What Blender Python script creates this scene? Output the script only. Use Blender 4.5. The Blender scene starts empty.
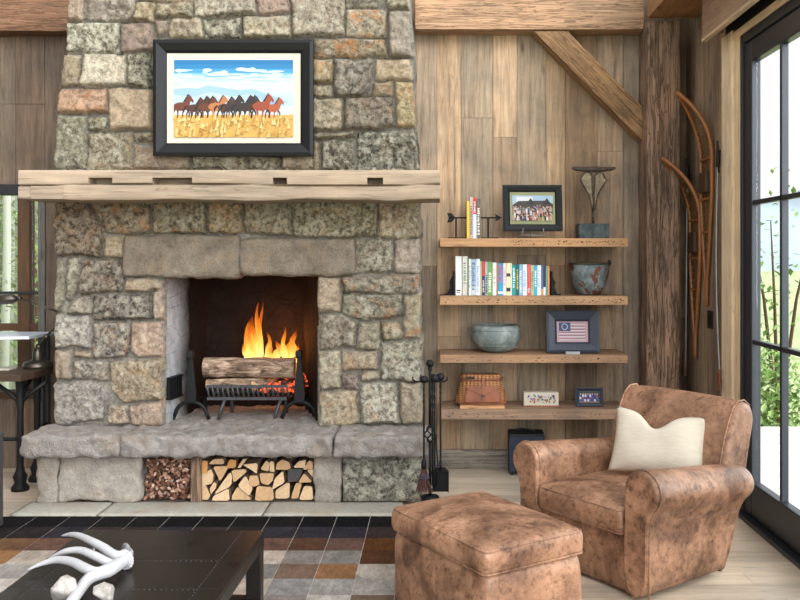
import bpy, bmesh, math, random
import numpy as np
from mathutils import Vector, Matrix, noise as mnoise
R = random.Random(7)
PI = math.pi
SC = bpy.context.scene
COL = SC.collection
# ---------------------------------------------------------------- measuring helpers
F = 870.0; VX = 434.0; VY = 258.0; H = 1.5      # focal length (px), vanishing point, eye height
def pt(x, y, Y):
    return Vector(((x - VX) * Y / F, Y, H - (y - VY) * Y / F))
def xz(x, y, s):
    return ((x - VX) / s, H - (y - VY) / s)
def on(x, y, z):
    s = (y - VY) / (H - z)
    return Vector(((x - VX) / s, F / s, z))
YW = 6.214; XR = 1.804

def lin(c):
    out = []
    for v in c[:3]:
        v = v / 255.0
        out.append(v / 12.92 if v <= .04045 else ((v + .055) / 1.055) ** 2.4)
    return tuple(out)

# ---------------------------------------------------------------- numpy value noise
def vnoise(p, seed=0):
    p = np.asarray(p, dtype=np.float64)
    i = np.floor(p).astype(np.int64); f = p - i
    u = f * f * (3 - 2 * f)
    def h(x, y, z):
        n = (x * 374761393 + y * 668265263 + z * 2147483647 + seed * 1274126177) & 0x7fffffff
        n = ((n ^ (n >> 13)) * 1274126177) & 0x7fffffff
        n = ((n ^ (n >> 11)) * 60493) & 0x7fffffff
        n = n ^ (n >> 16)
        return (n & 0xffff) / 65535.0
    x, y, z = i[..., 0], i[..., 1], i[..., 2]
    r = 0
    for dx in (0, 1):
        for dy in (0, 1):
            for dz in (0, 1):
                w = (u[..., 0] if dx else 1 - u[..., 0]) * (u[..., 1] if dy else 1 - u[..., 1]) * (u[..., 2] if dz else 1 - u[..., 2])
                r = r + w * h(x + dx, y + dy, z + dz)
    return r * 2 - 1
def fbm(p, scale, octs=4, seed=0):
    p = np.asarray(p) * scale; a = 1.0; s = 0
    for k in range(octs):
        s = s + a * vnoise(p + 17.3 * k, seed + k); p = p * 2.07; a *= .5
    return s

# ---------------------------------------------------------------- mesh builder
class MB:
    def __init__(s):
        s.v = []; s.f = []; s.c = []; s.m = []; s.sm = []
    def add(s, vs, fs, col=(1, 1, 1), mi=0, smooth=False):
        o = len(s.v); s.v += [tuple(p) for p in vs]
        for f in fs:
            s.f.append(tuple(o + i for i in f)); s.c.append(col); s.m.append(mi); s.sm.append(smooth)
        return s
    def box(s, x0, x1, y0, y1, z0, z1, col=(1, 1, 1), mi=0, M=None):
        vs = [Vector((x, y, z)) for x in (x0, x1) for y in (y0, y1) for z in (z0, z1)]
        if M is not None: vs = [M @ v for v in vs]
        return s.add(vs, [(0, 1, 3, 2), (4, 6, 7, 5), (0, 4, 5, 1), (2, 3, 7, 6), (0, 2, 6, 4), (1, 5, 7, 3)], col, mi)
    def bar(s, a, b, w, h=None, col=(1, 1, 1), mi=0, up=(0, 0, 1)):
        a = Vector(a); b = Vector(b); h = h or w; d = (b - a).normalized(); up = Vector(up)
        if abs(d.dot(up)) > .95: up = Vector((0, 1, 0))
        x = d.cross(up).normalized(); y = x.cross(d).normalized()
        vs = [p + x * i * w / 2 + y * j * h / 2 for p in (a, b) for i, j in ((-1, -1), (1, -1), (1, 1), (-1, 1))]
        return s.add(vs, [(3, 2, 1, 0), (4, 5, 6, 7), (0, 1, 5, 4), (1, 2, 6, 5), (2, 3, 7, 6), (3, 0, 4, 7)], col, mi)
    def tube(s, pts, r, n=8, col=(1, 1, 1), mi=0, closed=False, cap=True, flat=1.0):
        P = [Vector(p) for p in pts]; k = len(P)
        rs = r if isinstance(r, (list, tuple)) else [r] * k
        vs = []; ref = Vector((.13, .21, .97)); pn = None
        for i in range(k):
            if closed: t = P[(i + 1) % k] - P[i - 1]
            else: t = P[min(i + 1, k - 1)] - P[max(i - 1, 0)]
            t = t.normalized() if t.length > 1e-9 else Vector((0, 0, 1))
            if pn is None:
                pn = t.orthogonal().normalized() if abs(t.dot(ref)) > .98 else (ref - t * ref.dot(t)).normalized()
            else:
                q = pn - t * pn.dot(t); pn = q.normalized() if q.length > 1e-6 else t.orthogonal().normalized()
            b = t.cross(pn)
            for j in range(n):
                a = 2 * PI * j / n
                vs.append(P[i] + (pn * math.cos(a) + b * math.sin(a) * flat) * rs[i])
        fs = []
        for i in range(k if closed else k - 1):
            i2 = (i + 1) % k
            for j in range(n):
                j2 = (j + 1) % n
                fs.append((i * n + j, i * n + j2, i2 * n + j2, i2 * n + j))
        if cap and not closed:
            fs.append(tuple(range(n - 1, -1, -1))); fs.append(tuple((k - 1) * n + j for j in range(n)))
        return s.add(vs, fs, col, mi, True)
    def lathe(s, prof, c=(0, 0, 0), n=24, col=(1, 1, 1), mi=0, sx=1, sy=1, smooth=True):
        vs = []; fs = []; k = len(prof); c = Vector(c)
        for (r, z) in prof:
            for j in range(n):
                a = 2 * PI * j / n
                vs.append(c + Vector((r * math.cos(a) * sx, r * math.sin(a) * sy, z)))
        for i in range(k - 1):
            for j in range(n):
                j2 = (j + 1) % n
                fs.append((i * n + j, i * n + j2, (i + 1) * n + j2, (i + 1) * n + j))
        if prof[0][0] > 1e-5: fs.append(tuple(range(n - 1, -1, -1)))
        if prof[-1][0] > 1e-5: fs.append(tuple((k - 1) * n + j for j in range(n)))
        return s.add(vs, fs, col, mi, smooth)
    def ball(s, c, r, n=12, col=(1, 1, 1), mi=0, sc=(1, 1, 1)):
        prof = [(max(1e-6, r * math.sin(PI * i / 8)), -r * math.cos(PI * i / 8)) for i in range(9)]
        prof = [(q * sc[0], z * sc[2]) for q, z in prof]
        return s.lathe(prof, c, n, col, mi)
    def prism(s, poly, a, b, axis='y', col=(1, 1, 1), mi=0, mi_cap=None, col_cap=None, smooth=False):
        # poly in the plane across the axis, extruded from a to b
        def P(u, w, t):
            return {'y': (u, t, w), 'x': (t, u, w), 'z': (u, w, t)}[axis]
        n = len(poly); vs = [P(u, w, a) for u, w in poly] + [P(u, w, b) for u, w in poly]
        o = len(s.v); s.v += vs
        for i in range(n):
            j = (i + 1) % n
            s.f.append((o + i, o + j, o + n + j, o + n + i)); s.c.append(col); s.m.append(mi); s.sm.append(smooth)
        for f in (tuple(range(n - 1, -1, -1)), tuple(range(n, 2 * n))):
            s.f.append(tuple(o + i for i in f)); s.c.append(col_cap or col); s.m.append(mi if mi_cap is None else mi_cap); s.sm.append(False)
        return s
    def build(s, name, mats, parent=None, origin=None, bevel=0, subsurf=0, extra=None, fix=True):
        me = bpy.data.meshes.new(name)
        o3 = Vector(origin) if origin is not None else Vector((0, 0, 0))
        me.from_pydata([tuple(Vector(v) - o3) for v in s.v], [], s.f)
        at = me.color_attributes.new('Col', 'FLOAT_COLOR', 'CORNER')
        buf = []
        for p in me.polygons:
            c = s.c[p.index]
            for _ in range(p.loop_total): buf += [c[0], c[1], c[2], 1.0]
        at.data.foreach_set('color', buf)
        for ml in (mats if isinstance(mats, (list, tuple)) else [mats]): me.materials.append(ml)
        me.polygons.foreach_set('material_index', s.m)
        me.polygons.foreach_set('use_smooth', s.sm)
        if fix:
            bm = bmesh.new(); bm.from_mesh(me); bmesh.ops.recalc_face_normals(bm, faces=bm.faces); bm.to_mesh(me); bm.free()
        me.update()
        ob = bpy.data.objects.new(name, me); COL.objects.link(ob)
        if parent is not None: ob.parent = parent
        if origin is not None: ob.location = o3
        if bevel:
            m = ob.modifiers.new('bevel', 'BEVEL'); m.width = bevel; m.segments = 2; m.limit_method = 'ANGLE'; m.angle_limit = math.radians(40)
        if subsurf:
            m = ob.modifiers.new('subd', 'SUBSURF'); m.levels = subsurf; m.render_levels = subsurf
        return ob

def tag(o, label=None, cat=None, group=None, kind=None):
    if label: o['label'] = label
    if cat: o['category'] = cat
    if group: o['group'] = group
    if kind: o['kind'] = kind
    return o
def thing(name, loc, label, cat, rz=0, group=None, kind=None):
    o = bpy.data.objects.new(name, None); COL.objects.link(o)
    o.empty_display_size = .05
    o.location = loc; o.rotation_euler = (0, 0, rz)
    return tag(o, label, cat, group, kind)
def plab(o, label): o['label'] = label; return o
def copy_tree(o, parent=None):
    c = o.copy(); COL.objects.link(c)
    if parent is not None: c.parent = parent
    for ch in list(o.children): copy_tree(ch, c)
    return c

def rough_box(name, mat, x0, x1, y0, y1, z0, z1, res=.02, amp=.012, nscale=9, r=.02, seed=0, col=(1, 1, 1), parent=None, taper=None):
    """a solid stone or hewn block: a finely cut box with rounded arrises and a noise-broken skin"""
    nx = max(2, int((x1 - x0) / res)); ny = max(2, int((y1 - y0) / res)); nz = max(2, int((z1 - z0) / res))
    idx = {}; vs = []; fs = []
    def V(i, j, k):
        q = (i, j, k)
        if q not in idx:
            idx[q] = len(vs); vs.append((x0 + (x1 - x0) * i / nx, y0 + (y1 - y0) * j / ny, z0 + (z1 - z0) * k / nz))
        return idx[q]
    for i in range(nx):
        for j in range(ny):
            fs.append((V(i, j, 0), V(i, j + 1, 0), V(i + 1, j + 1, 0), V(i + 1, j, 0)))
            fs.append((V(i, j, nz), V(i + 1, j, nz), V(i + 1, j + 1, nz), V(i, j + 1, nz)))
    for i in range(nx):
        for k in range(nz):
            fs.append((V(i, 0, k), V(i + 1, 0, k), V(i + 1, 0, k + 1), V(i, 0, k + 1)))
            fs.append((V(i, ny, k), V(i, ny, k + 1), V(i + 1, ny, k + 1), V(i + 1, ny, k)))
    for j in range(ny):
        for k in range(nz):
            fs.append((V(0, j, k), V(0, j, k + 1), V(0, j + 1, k + 1), V(0, j + 1, k)))
            fs.append((V(nx, j, k), V(nx, j + 1, k), V(nx, j + 1, k + 1), V(nx, j, k + 1)))
    p = np.array(vs)
    lo = np.array([x0, y0, z0]) + r; hi = np.array([x1, y1, z1]) - r
    mid = (lo + hi) / 2; lo = np.minimum(lo, mid); hi = np.maximum(hi, mid)
    q = np.clip(p, lo, hi); d = p - q; L = np.linalg.norm(d, axis=1, keepdims=True); L[L < 1e-9] = 1
    nrm = d / L; p = q + nrm * np.minimum(L, r)
    n = fbm(p, nscale, 4, seed)[:, None]
    w = np.stack([fbm(p + 31, nscale * .5, 3, seed + 9), fbm(p + 57, nscale * .5, 3, seed + 19), fbm(p + 91, nscale * .5, 3, seed + 29)], 1)
    p = p + nrm * n * amp + w * amp * .5
    mb = MB(); mb.add(p.tolist(), fs, col, 0, True)
    return mb.build(name, mat, parent)

def cushion(mb, hx, hy, z0, z1, r=.04, crown=.03, n=14, dent=0, seed=0, bulge=0.0, col=(1, 1, 1), wob=.004):
    """soft rounded block centred on x=y=0 between z0 and z1"""
    idx = {}; vs = []; fs = []; nz = 8
    def V(i, j, k):
        if (i, j, k) not in idx:
            idx[(i, j, k)] = len(vs)
            vs.append((-hx + 2 * hx * i / n, -hy + 2 * hy * j / n, z0 + (z1 - z0) * k / nz))
        return idx[(i, j, k)]
    for i in range(n):
        for j in range(n):
            fs.append((V(i, j, 0), V(i, j + 1, 0), V(i + 1, j + 1, 0), V(i + 1, j, 0)))
            fs.append((V(i, j, nz), V(i + 1, j, nz), V(i + 1, j + 1, nz), V(i, j + 1, nz)))
        for k in range(nz):
            fs.append((V(i, 0, k), V(i + 1, 0, k), V(i + 1, 0, k + 1), V(i, 0, k + 1)))
            fs.append((V(i, n, k), V(i, n, k + 1), V(i + 1, n, k + 1), V(i + 1, n, k)))
            fs.append((V(0, i, k), V(0, i, k + 1), V(0, i + 1, k + 1), V(0, i + 1, k)))
            fs.append((V(n, i, k), V(n, i + 1, k), V(n, i + 1, k + 1), V(n, i, k + 1)))
    p = np.array(vs)
    # bunch the rows towards the edges so that the rounding is smooth
    for a, h in ((0, hx), (1, hy)):
        t = p[:, a] / h; p[:, a] = h * np.sin(t * PI / 2) * .55 + h * t * .45
    lo = np.array([-hx + r, -hy + r, z0 + min(r, (z1 - z0) * .45)]); hi = np.array([hx - r, hy - r, z1 - min(r, (z1 - z0) * .45)])
    q = np.clip(p, lo, hi); d = p - q; L = np.linalg.norm(d, axis=1, keepdims=True); L[L < 1e-9] = 1
    p2 = q + d / L * np.minimum(L, r)
    u = np.clip(p2[:, 0] / hx, -1, 1); v = np.clip(p2[:, 1] / hy, -1, 1)
    bell = (1 - u ** 2) * (1 - v ** 2); t = (p2[:, 2] - z0) / (z1 - z0)
    p2[:, 2] += crown * bell ** .6 * np.clip(t * 2 - 1, -.3, 1)
    if bulge:
        zz = np.clip(4 * t * (1 - t), 0, 1)
        p2[:, 0] += np.sign(u) * np.abs(u) ** 4 * bulge * zz * (1 - v ** 2 * .6)
        p2[:, 1] += np.sign(v) * np.abs(v) ** 4 * bulge * zz * (1 - u ** 2 * .6)
    w = fbm(p2, 7, 3, seed); p2 += (d / L) * 0 ; p2[:, 2] += w * wob * np.clip(t, 0, 1); p2[:, 0] += fbm(p2 + 5, 6, 3, seed + 4) * wob; p2[:, 1] += fbm(p2 + 9, 6, 3, seed + 8) * wob
    mb.add(p2.tolist(), fs, col, 0, True)
    return mb

# ---------------------------------------------------------------- materials
class NT:
    def __init__(s, name):
        s.m = bpy.data.materials.new(name); s.m.use_nodes = True
        s.t = s.m.node_tree; s.t.nodes.clear()
        s.out = s.n('ShaderNodeOutputMaterial')
    def n(s, typ, **kw):
        nd = s.t.nodes.new(typ)
        for k, v in kw.items():
            if hasattr(nd, k): setattr(nd, k, v)
        return nd
    def l(s, a, b): s.t.links.new(a, b)
    def coord(s, scale=(1, 1, 1), kind='Object', rot=(0, 0, 0), loc=(0, 0, 0)):
        tc = s.n('ShaderNodeTexCoord'); mp = s.n('ShaderNodeMapping')
        mp.inputs['Scale'].default_value = scale; mp.inputs['Rotation'].default_value = rot; mp.inputs['Location'].default_value = loc
        s.l(tc.outputs[kind], mp.inputs['Vector']); return mp.outputs['Vector']
    def noise(s, vec, scale=5, detail=6, rough=.6, dist=0):
        nd = s.n('ShaderNodeTexNoise'); s.l(vec, nd.inputs['Vector'])
        nd.inputs['Scale'].default_value = scale; nd.inputs['Detail'].default_value = detail
        nd.inputs['Roughness'].default_value = rough; nd.inputs['Distortion'].default_value = dist
        return nd.outputs['Fac']
    def ramp(s, fac, stops, interp='LINEAR'):
        nd = s.n('ShaderNodeValToRGB'); s.l(fac, nd.inputs['Fac']); cr = nd.color_ramp; cr.interpolation = interp
        while len(cr.elements) < len(stops): cr.elements.new(.5)
        for e, (p, c) in zip(cr.elements, stops):
            e.position = p
            e.color = (c, c, c, 1) if isinstance(c, (int, float)) else (*c[:3], 1)
        return nd.outputs['Color']
    def mix(s, a, b, fac, mode='MIX'):
        nd = s.n('ShaderNodeMix', data_type='RGBA', blend_type=mode)
        for v, i in ((fac, 0), (a, 6), (b, 7)):
            if hasattr(v, 'is_linked'): s.l(v, nd.inputs[i])
            elif i == 0: nd.inputs[0].default_value = v
            else: nd.inputs[i].default_value = (v, v, v, 1) if isinstance(v, (int, float)) else (*v[:3], 1)
        return nd.outputs[2]
    def math(s, op, a, b=0.0):
        nd = s.n('ShaderNodeMath', operation=op)
        for i, v in enumerate((a, b)):
            if hasattr(v, 'is_linked'): s.l(v, nd.inputs[i])
            else: nd.inputs[i].default_value = v
        return nd.outputs[0]
    def attr(s, name='Col'):
        nd = s.n('ShaderNodeAttribute', attribute_name=name); return nd.outputs['Color']
    def bsdf(s, col, rough=.6, metal=0, bump=None, bstr=.3, bdist=.01, spec=.4, **kw):
        b = s.n('ShaderNodeBsdfPrincipled')
        for v, k in ((col, 'Base Color'), (rough, 'Roughness'), (metal, 'Metallic')):
            if hasattr(v, 'is_linked'): s.l(v, b.inputs[k])
            elif k == 'Base Color': b.inputs[k].default_value = (*v[:3], 1)
            else: b.inputs[k].default_value = v
        b.inputs['Specular IOR Level'].default_value = spec
        for k, v in kw.items(): b.inputs[k].default_value = v
        if bump is not None:
            bp = s.n('ShaderNodeBump'); bp.inputs['Strength'].default_value = bstr; bp.inputs['Distance'].default_value = bdist
            s.l(bump, bp.inputs['Height']); s.l(bp.outputs['Normal'], b.inputs['Normal'])
        s.l(b.outputs['BSDF'], s.out.inputs['Surface']); return s.m

def plain(name, rgb, rough=.6, metal=0, spec=.4, bump=.0, bscale=40, var=.12, vscale=8):
    t = NT(name); v = t.coord()
    n = t.noise(v, vscale, 5)
    c = t.mix(lin(rgb), t.ramp(n, [(.3, 1 - var * 2), (.7, 1 + var)]), 1.0, 'MULTIPLY')
    return t.bsdf(c, rough, metal, t.noise(v, bscale, 4) if bump else None, bump, .004, spec)
def colored(name, rough=.6, var=.1, vscale=20, spec=.35, bump=.0):
    t = NT(name); v = t.coord(); n = t.noise(v, vscale, 5)
    c = t.mix(t.attr(), t.ramp(n, [(.3, 1 - var * 2), (.7, 1 + var)]), 1.0, 'MULTIPLY')
    return t.bsdf(c, rough, 0, n if bump else None, bump, .004, spec)
def wood(name, axis='x', rough=.75, lo=.55, hi=1.25, fine=1.0, knots=True, spec=.25, bump=.35, base=None, blotch=.25, crack=.45):
    """grain runs along the axis; colour from the mesh's own Col attribute or a base"""
    t = NT(name)
    k = .07
    sc = {'x': (k, 1, 1), 'y': (1, k, 1), 'z': (1, 1, k)}[axis]
    src = lin(base) if base else t.attr()
    v = t.coord(sc)
    va = t.n('ShaderNodeVectorMath', operation='ADD'); t.l(v, va.inputs[0])
    vm = t.n('ShaderNodeVectorMath', operation='SCALE'); t.l(t.attr('Col'), vm.inputs[0]); vm.inputs['Scale'].default_value = 37.0
    t.l(vm.outputs[0], va.inputs[1]); v = va.outputs[0]
    g1 = t.noise(v, 22 * fine, 8, .65, .9)
    g2 = t.noise(v, 90 * fine, 5, .7, .3)
    c = t.mix(src, t.ramp(g1, [(.25, lo), (.5, (lo + hi) / 2), (.75, hi)]), 1.0, 'MULTIPLY')
    c = t.mix(c, t.ramp(g2, [(.3, .72), (.62, 1.08)]), .75, 'MULTIPLY')
    w = t.coord((1, 1, 1)); bl = t.noise(w, 2.6, 5, .6, .4)
    c = t.mix(c, t.ramp(bl, [(.3, (1 - blotch, 1 - blotch * .95, 1 - blotch * .85)), (.7, (1 + blotch * .8, 1 + blotch * .55, 1 + blotch * .3))]), 1.0, 'MULTIPLY')
    hgt = t.math('ADD', g1, t.math('MULTIPLY', g2, .5))
    if knots:
        ks = {'x': (1.2, 4, 4), 'y': (4, 1.2, 4), 'z': (4, 4, 1.2)}[axis]
        kv = t.coord(ks); vo = t.n('ShaderNodeTexVoronoi'); vo.inputs['Scale'].default_value = 1.3; t.l(kv, vo.inputs['Vector'])
        kn = t.ramp(vo.outputs['Distance'], [(.03, (.25, .2, .17)), (.075, .75), (.11, 1.0)])
        c = t.mix(c, kn, .8, 'MULTIPLY')
        cr = t.noise(t.coord({'x': (.03, 1, 1), 'y': (1, .03, 1), 'z': (1, 1, .03)}[axis]), 14, 3, .5, 2.0)
        c = t.mix(c, t.ramp(cr, [(.485, 1), (.497, .35), (.503, .35), (.515, 1)]), crack, 'MULTIPLY')
        if crack > .6:
            c2 = t.noise(t.coord({'x': (.05, 1, 1), 'y': (1, .05, 1), 'z': (1, 1, .05)}[axis], loc=(3, 5, 7)), 38, 4, .6, 1.2)
            k2 = t.ramp(c2, [(.44, 1), (.475, .3), (.5, .3), (.53, 1)]); c = t.mix(c, k2, .7, 'MULTIPLY'); hgt = t.math('ADD', hgt, k2)
    return t.bsdf(c, rough, 0, hgt, bump, .006, spec)
SKY=.8; SUNNY=6.0; ZEN=.55; EXPO=.76; FLAME=1.15; FIREW=6.0
# ================================================================= MATERIALS
M_wall = wood('barn_board', 'z', lo=.5, hi=1.3, fine=.8, bump=.5, blotch=.32)
M_beam_x = wood('hewn_timber_x', 'x', lo=.68, hi=1.2, fine=.6, bump=.5, crack=.62)
M_shelf = wood('sawn_shelf_wood', 'x', lo=.72, hi=1.18, fine=.9, bump=.3, crack=.3)
M_mantel = wood('adzed_mantel_wood', 'x', lo=.74, hi=1.16, fine=.6, bump=.4, crack=.5, blotch=.16)
M_beam_y = wood('hewn_timber_y', 'y', lo=.6, hi=1.25, fine=.6, bump=.5)
M_beam_z = wood('hewn_timber_z', 'z', lo=.5, hi=1.35, fine=.6, bump=1.0, blotch=.4, crack=.75)
M_floor = wood('oak_floor', 'x', rough=.3, lo=.8, hi=1.12, fine=.7, spec=.5, bump=.1, blotch=.12)
M_trimw = wood('pale_trim_wood', 'z', lo=.8, hi=1.12, bump=.2, blotch=.15)

def stone_mat():
    t = NT('field_stone'); v = t.coord()
    a = t.n('ShaderNodeAttribute', attribute_name='Col'); mixa = t.n('ShaderNodeAttribute', attribute_name='Mix')
    sep = t.n('ShaderNodeSeparateColor'); t.l(mixa.outputs['Color'], sep.inputs[0])
    mot, org, pal = t.math('ADD', t.math('MULTIPLY', sep.outputs[0], .75), .25), sep.outputs[1], sep.outputs[2]
    n1 = t.noise(v, 34, 8, .78, .15); n2 = t.noise(v, 10, 7, .7, .3); n3 = t.noise(v, 95, 4, .7); n4 = t.noise(v, 17, 8, .76, .3)
    hs = t.n('ShaderNodeHueSaturation'); hs.inputs['Saturation'].default_value = .84; hs.inputs['Value'].default_value = 1.1; t.l(a.outputs['Color'], hs.inputs['Color'])
    c = t.mix(hs.outputs['Color'], t.ramp(n2, [(.3, (.72, .70, .68)), (.5, .98), (.72, (1.22, 1.18, 1.1))]), 1.0, 'MULTIPLY')
    dark = t.ramp(n1, [(.41, (.14, .14, .14)), (.49, (.72, .71, .70)), (.55, (1.1, 1.1, 1.09))])
    c = t.mix(c, t.mix(c, dark, 1.0, 'MULTIPLY'), mot)
    pm = t.math('MULTIPLY', t.ramp(n4, [(.5, 0), (.6, 1)]), pal)
    c = t.mix(c, lin((205, 202, 182)), pm)
    om = t.math('MULTIPLY', t.ramp(t.noise(v, 12, 6, .7, .5), [(.52, 0), (.6, 1)]), t.math('MULTIPLY', org, .6))
    c = t.mix(c, lin((196, 128, 66)), om)
    c = t.mix(c, t.ramp(n3, [(.3, .62), (.6, 1.12)]), .6, 'MULTIPLY')
    hg = t.math('ADD', n1, t.math('MULTIPLY', n3, .5))
    return t.bsdf(c, .9, 0, hg, 1.0, .026, .2)
M_stone = stone_mat()
def slab_mat(name, base, lo=.7, hi=1.18, sc=8, bstr=.6):
    t = NT(name); v = t.coord(); n1 = t.noise(v, sc, 8, .72, .2); n2 = t.noise(v, sc * 7, 5, .7)
    c = t.mix(lin(base), t.ramp(n1, [(.3, lo), (.7, hi)]), 1.0, 'MULTIPLY')
    c = t.mix(c, t.ramp(n2, [(.3, .75), (.65, 1.1)]), .7, 'MULTIPLY')
    c = t.mix(c, lin((150, 128, 100)), t.math('MULTIPLY', t.ramp(t.noise(v, sc * .6, 5, .6, .6), [(.5, 0), (.68, 1)]), .45))
    return t.bsdf(c, .85, 0, t.math('ADD', n1, t.math('MULTIPLY', n2, .5)), bstr, .03, .2)
M_hearth = slab_mat('hearth_stone', (160, 154, 147), .58, 1.22, 16, 1.0)
M_lintel = slab_mat('lintel_stone', (136, 125, 110), .52, 1.28, 11, 1.0)
M_flag = slab_mat('flagstone', (160, 156, 145), .88, 1.08, 5, .2)
M_base = slab_mat('base_stone', (172, 164, 152), .62, 1.2, 9, .9)
def soot_mat():
    t = NT('sooty_firebox_stone'); v = t.coord()
    br = t.n('ShaderNodeTexVoronoi', feature='DISTANCE_TO_EDGE'); br.inputs['Scale'].default_value = 5.2; br.inputs['Randomness'].default_value = .75
    vv = t.coord((1, 1, 1.5)); t.l(vv, br.inputs['Vector'])
    joint = t.ramp(br.outputs['Distance'], [(.008, .82), (.025, 1.0)])
    n = t.noise(v, 12, 7, .7, .5)
    sx = t.n('ShaderNodeSeparateXYZ'); tc = t.n('ShaderNodeTexCoord'); t.l(tc.outputs['Object'], sx.inputs[0])
    # soot stain spreads from the back of the firebox
    soot = t.math('ADD', t.math('MULTIPLY', t.math('SUBTRACT', sx.outputs['Y'], 5.72), 4.5), t.math('MULTIPLY', t.math('SUBTRACT', t.noise(v, 6, 5), .5), .9))
    soot = t.math('ADD', soot, t.math('MULTIPLY', t.math('GREATER_THAN', sx.outputs['X'], -1.1), 1.6))
    up = t.math('MULTIPLY', t.math('SUBTRACT', sx.outputs['Z'], 1.1), 2.6)
    soot = t.math('MAXIMUM', soot, t.math('MULTIPLY', t.math('ADD', up, soot), .5))
    c = t.mix(lin((158, 158, 160)), lin((30, 22, 19)), t.ramp(soot, [(0, 0), (.75, 1)]))
    c = t.mix(c, t.ramp(n, [(.3, .6), (.7, 1.3)]), 1.0, 'MULTIPLY')
    c = t.mix(c, joint, .9, 'MULTIPLY')
    return t.bsdf(c, .9, 0, t.math('ADD', n, t.math('MULTIPLY', joint, 2.0)), .8, .012, .15)
M_soot = soot_mat()

def leather_mat():
    t = NT('distressed_leather'); v = t.coord()
    n1 = t.noise(v, 6.5, 8, .7, .4); n2 = t.noise(v, 34, 8, .74, .3); n3 = t.noise(v, 60, 5, .7); n4 = t.noise(v, 3.2, 5, .6, .5)
    c = t.ramp(t.math('ADD', t.math('MULTIPLY', n1, .62), t.math('MULTIPLY', n2, .38)),
               [(.34, lin((84, 57, 42))), (.43, lin((124, 89, 66))), (.52, lin((152, 113, 86))), (.66, lin((178, 138, 110)))])
    c = t.mix(c, lin((62, 42, 34)), t.math('MULTIPLY', t.ramp(n2, [(.39, 1), (.45, 0)]), .45))
    c = t.mix(c, t.ramp(n4, [(.37, (.48, .43, .40)), (.49, .97), (.63, (1.22, 1.22, 1.22))]), .9, 'MULTIPLY')
    c = t.mix(c, t.ramp(n3, [(.32, .72), (.6, 1.06)]), .6, 'MULTIPLY')
    return t.bsdf(c, t.ramp(n1, [(.3, .55), (.7, .38)]), 0, t.math('ADD', n2, t.math('MULTIPLY', n3, .4)), .22, .006, .5)
M_leather = leather_mat()
M_piping = M_leather
def linen_mat():
    t = NT('cream_woven_cotton'); v = t.coord()
    w = t.noise(t.coord((1, 1, 30)), 14, 4, .6); w2 = t.noise(t.coord((40, 6, 6)), 14, 3, .5)
    c = t.mix(lin((204, 194, 176)), t.ramp(w, [(.35, .86), (.65, 1.04)]), .8, 'MULTIPLY')
    return t.bsdf(c, .9, 0, t.math('ADD', w, w2), .35, .004, .1)
M_linen = linen_mat()
M_iron = plain('wrought_iron', (20, 20, 21), .55, .1, .25, .2, 60)
M_iron2 = plain('cast_iron_grey', (70, 70, 72), .55, .5, .5, .3, 60)
M_blackf = plain('black_frame_lacquer', (12, 13, 15), .45, 0, .25)
M_print = colored('printed_picture', .5, .0)
M_mat_w = plain('cream_mat_board', (192, 183, 166), .9, var=.02)
M_mat_o = plain('olive_mat_board', (140, 142, 108), .9, var=.03)
M_table = None
def table_mat():
    t = NT('dark_riveted_steel'); v = t.coord(); n = t.noise(v, 5, 6, .6, .5)
    c = t.mix(lin((30, 26, 23)), t.ramp(n, [(.3, .7), (.7, 1.3)]), 1.0, 'MULTIPLY')
    return t.bsdf(c, t.ramp(n, [(.3, .26), (.7, .36)]), .2, n, .05, .004, .35)
M_table = table_mat()
M_door = plain('blackened_door_paint', (38, 43, 50), .35, .2, .5, var=.05)
def glass_mat():
    t = NT('window_glass')
    a = t.n('ShaderNodeBsdfTransparent'); a.inputs[0].default_value = (.97, .985, .98, 1)
    g = t.n('ShaderNodeBsdfGlossy'); g.inputs['Roughness'].default_value = .02
    m = t.n('ShaderNodeMixShader'); m.inputs[0].default_value = .05
    t.l(a.outputs[0], m.inputs[1]); t.l(g.outputs[0], m.inputs[2]); t.l(m.outputs[0], t.out.inputs['Surface'])
    return t.m
M_glass = glass_mat()
M_book = colored('book_cloth', .55, .05)
M_page = plain('book_pages', (236, 230, 216), .9, var=.03)
M_col = colored('painted_object', .6, .08)
M_verd = None
def verdigris(name, base, spot, rust=None, rs=3.0, rt=.56):
    t = NT(name); v = t.coord(); n = t.noise(v, 14, 7, .7, .6); n2 = t.noise(v, 40, 5, .6)
    c = t.mix(lin(base), lin(spot), t.ramp(n, [(.45, 0), (.62, 1)]))
    c = t.mix(c, t.ramp(n2, [(.3, .75), (.7, 1.1)]), .7, 'MULTIPLY')
    if rust:
        c = t.mix(c, lin(rust), t.ramp(t.noise(v, rs, 6, .65, .5), [(rt, 0), (rt + .03, 1)]))
    return t.bsdf(c, .6, .25, n, .3, .004, .4)
M_verd = verdigris('weathered_zinc', (112, 122, 120), (150, 160, 156))
M_rust = verdigris('rusted_galvanized_steel', (98, 110, 112), (134, 144, 142), (96, 58, 42), 6.0, .5)
M_bronzel = verdigris('rubbed_bronze', (112, 98, 78), (148, 134, 108))
M_bronze = verdigris('aged_bronze', (58, 50, 42), (92, 82, 66))
M_patina = verdigris('patinated_steel_block', (46, 56, 58), (74, 84, 84))
M_bone = plain('bleached_antler', (168, 168, 169), .6, 0, .3, .2, 30, .05)
M_boned = plain('antler_burr_grey', (128, 128, 126), .8, 0, .3, .6, 60, .3, 60)
M_quartz = verdigris('pale_river_rock', (168, 163, 157), (122, 110, 96))
M_creel = None
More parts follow.
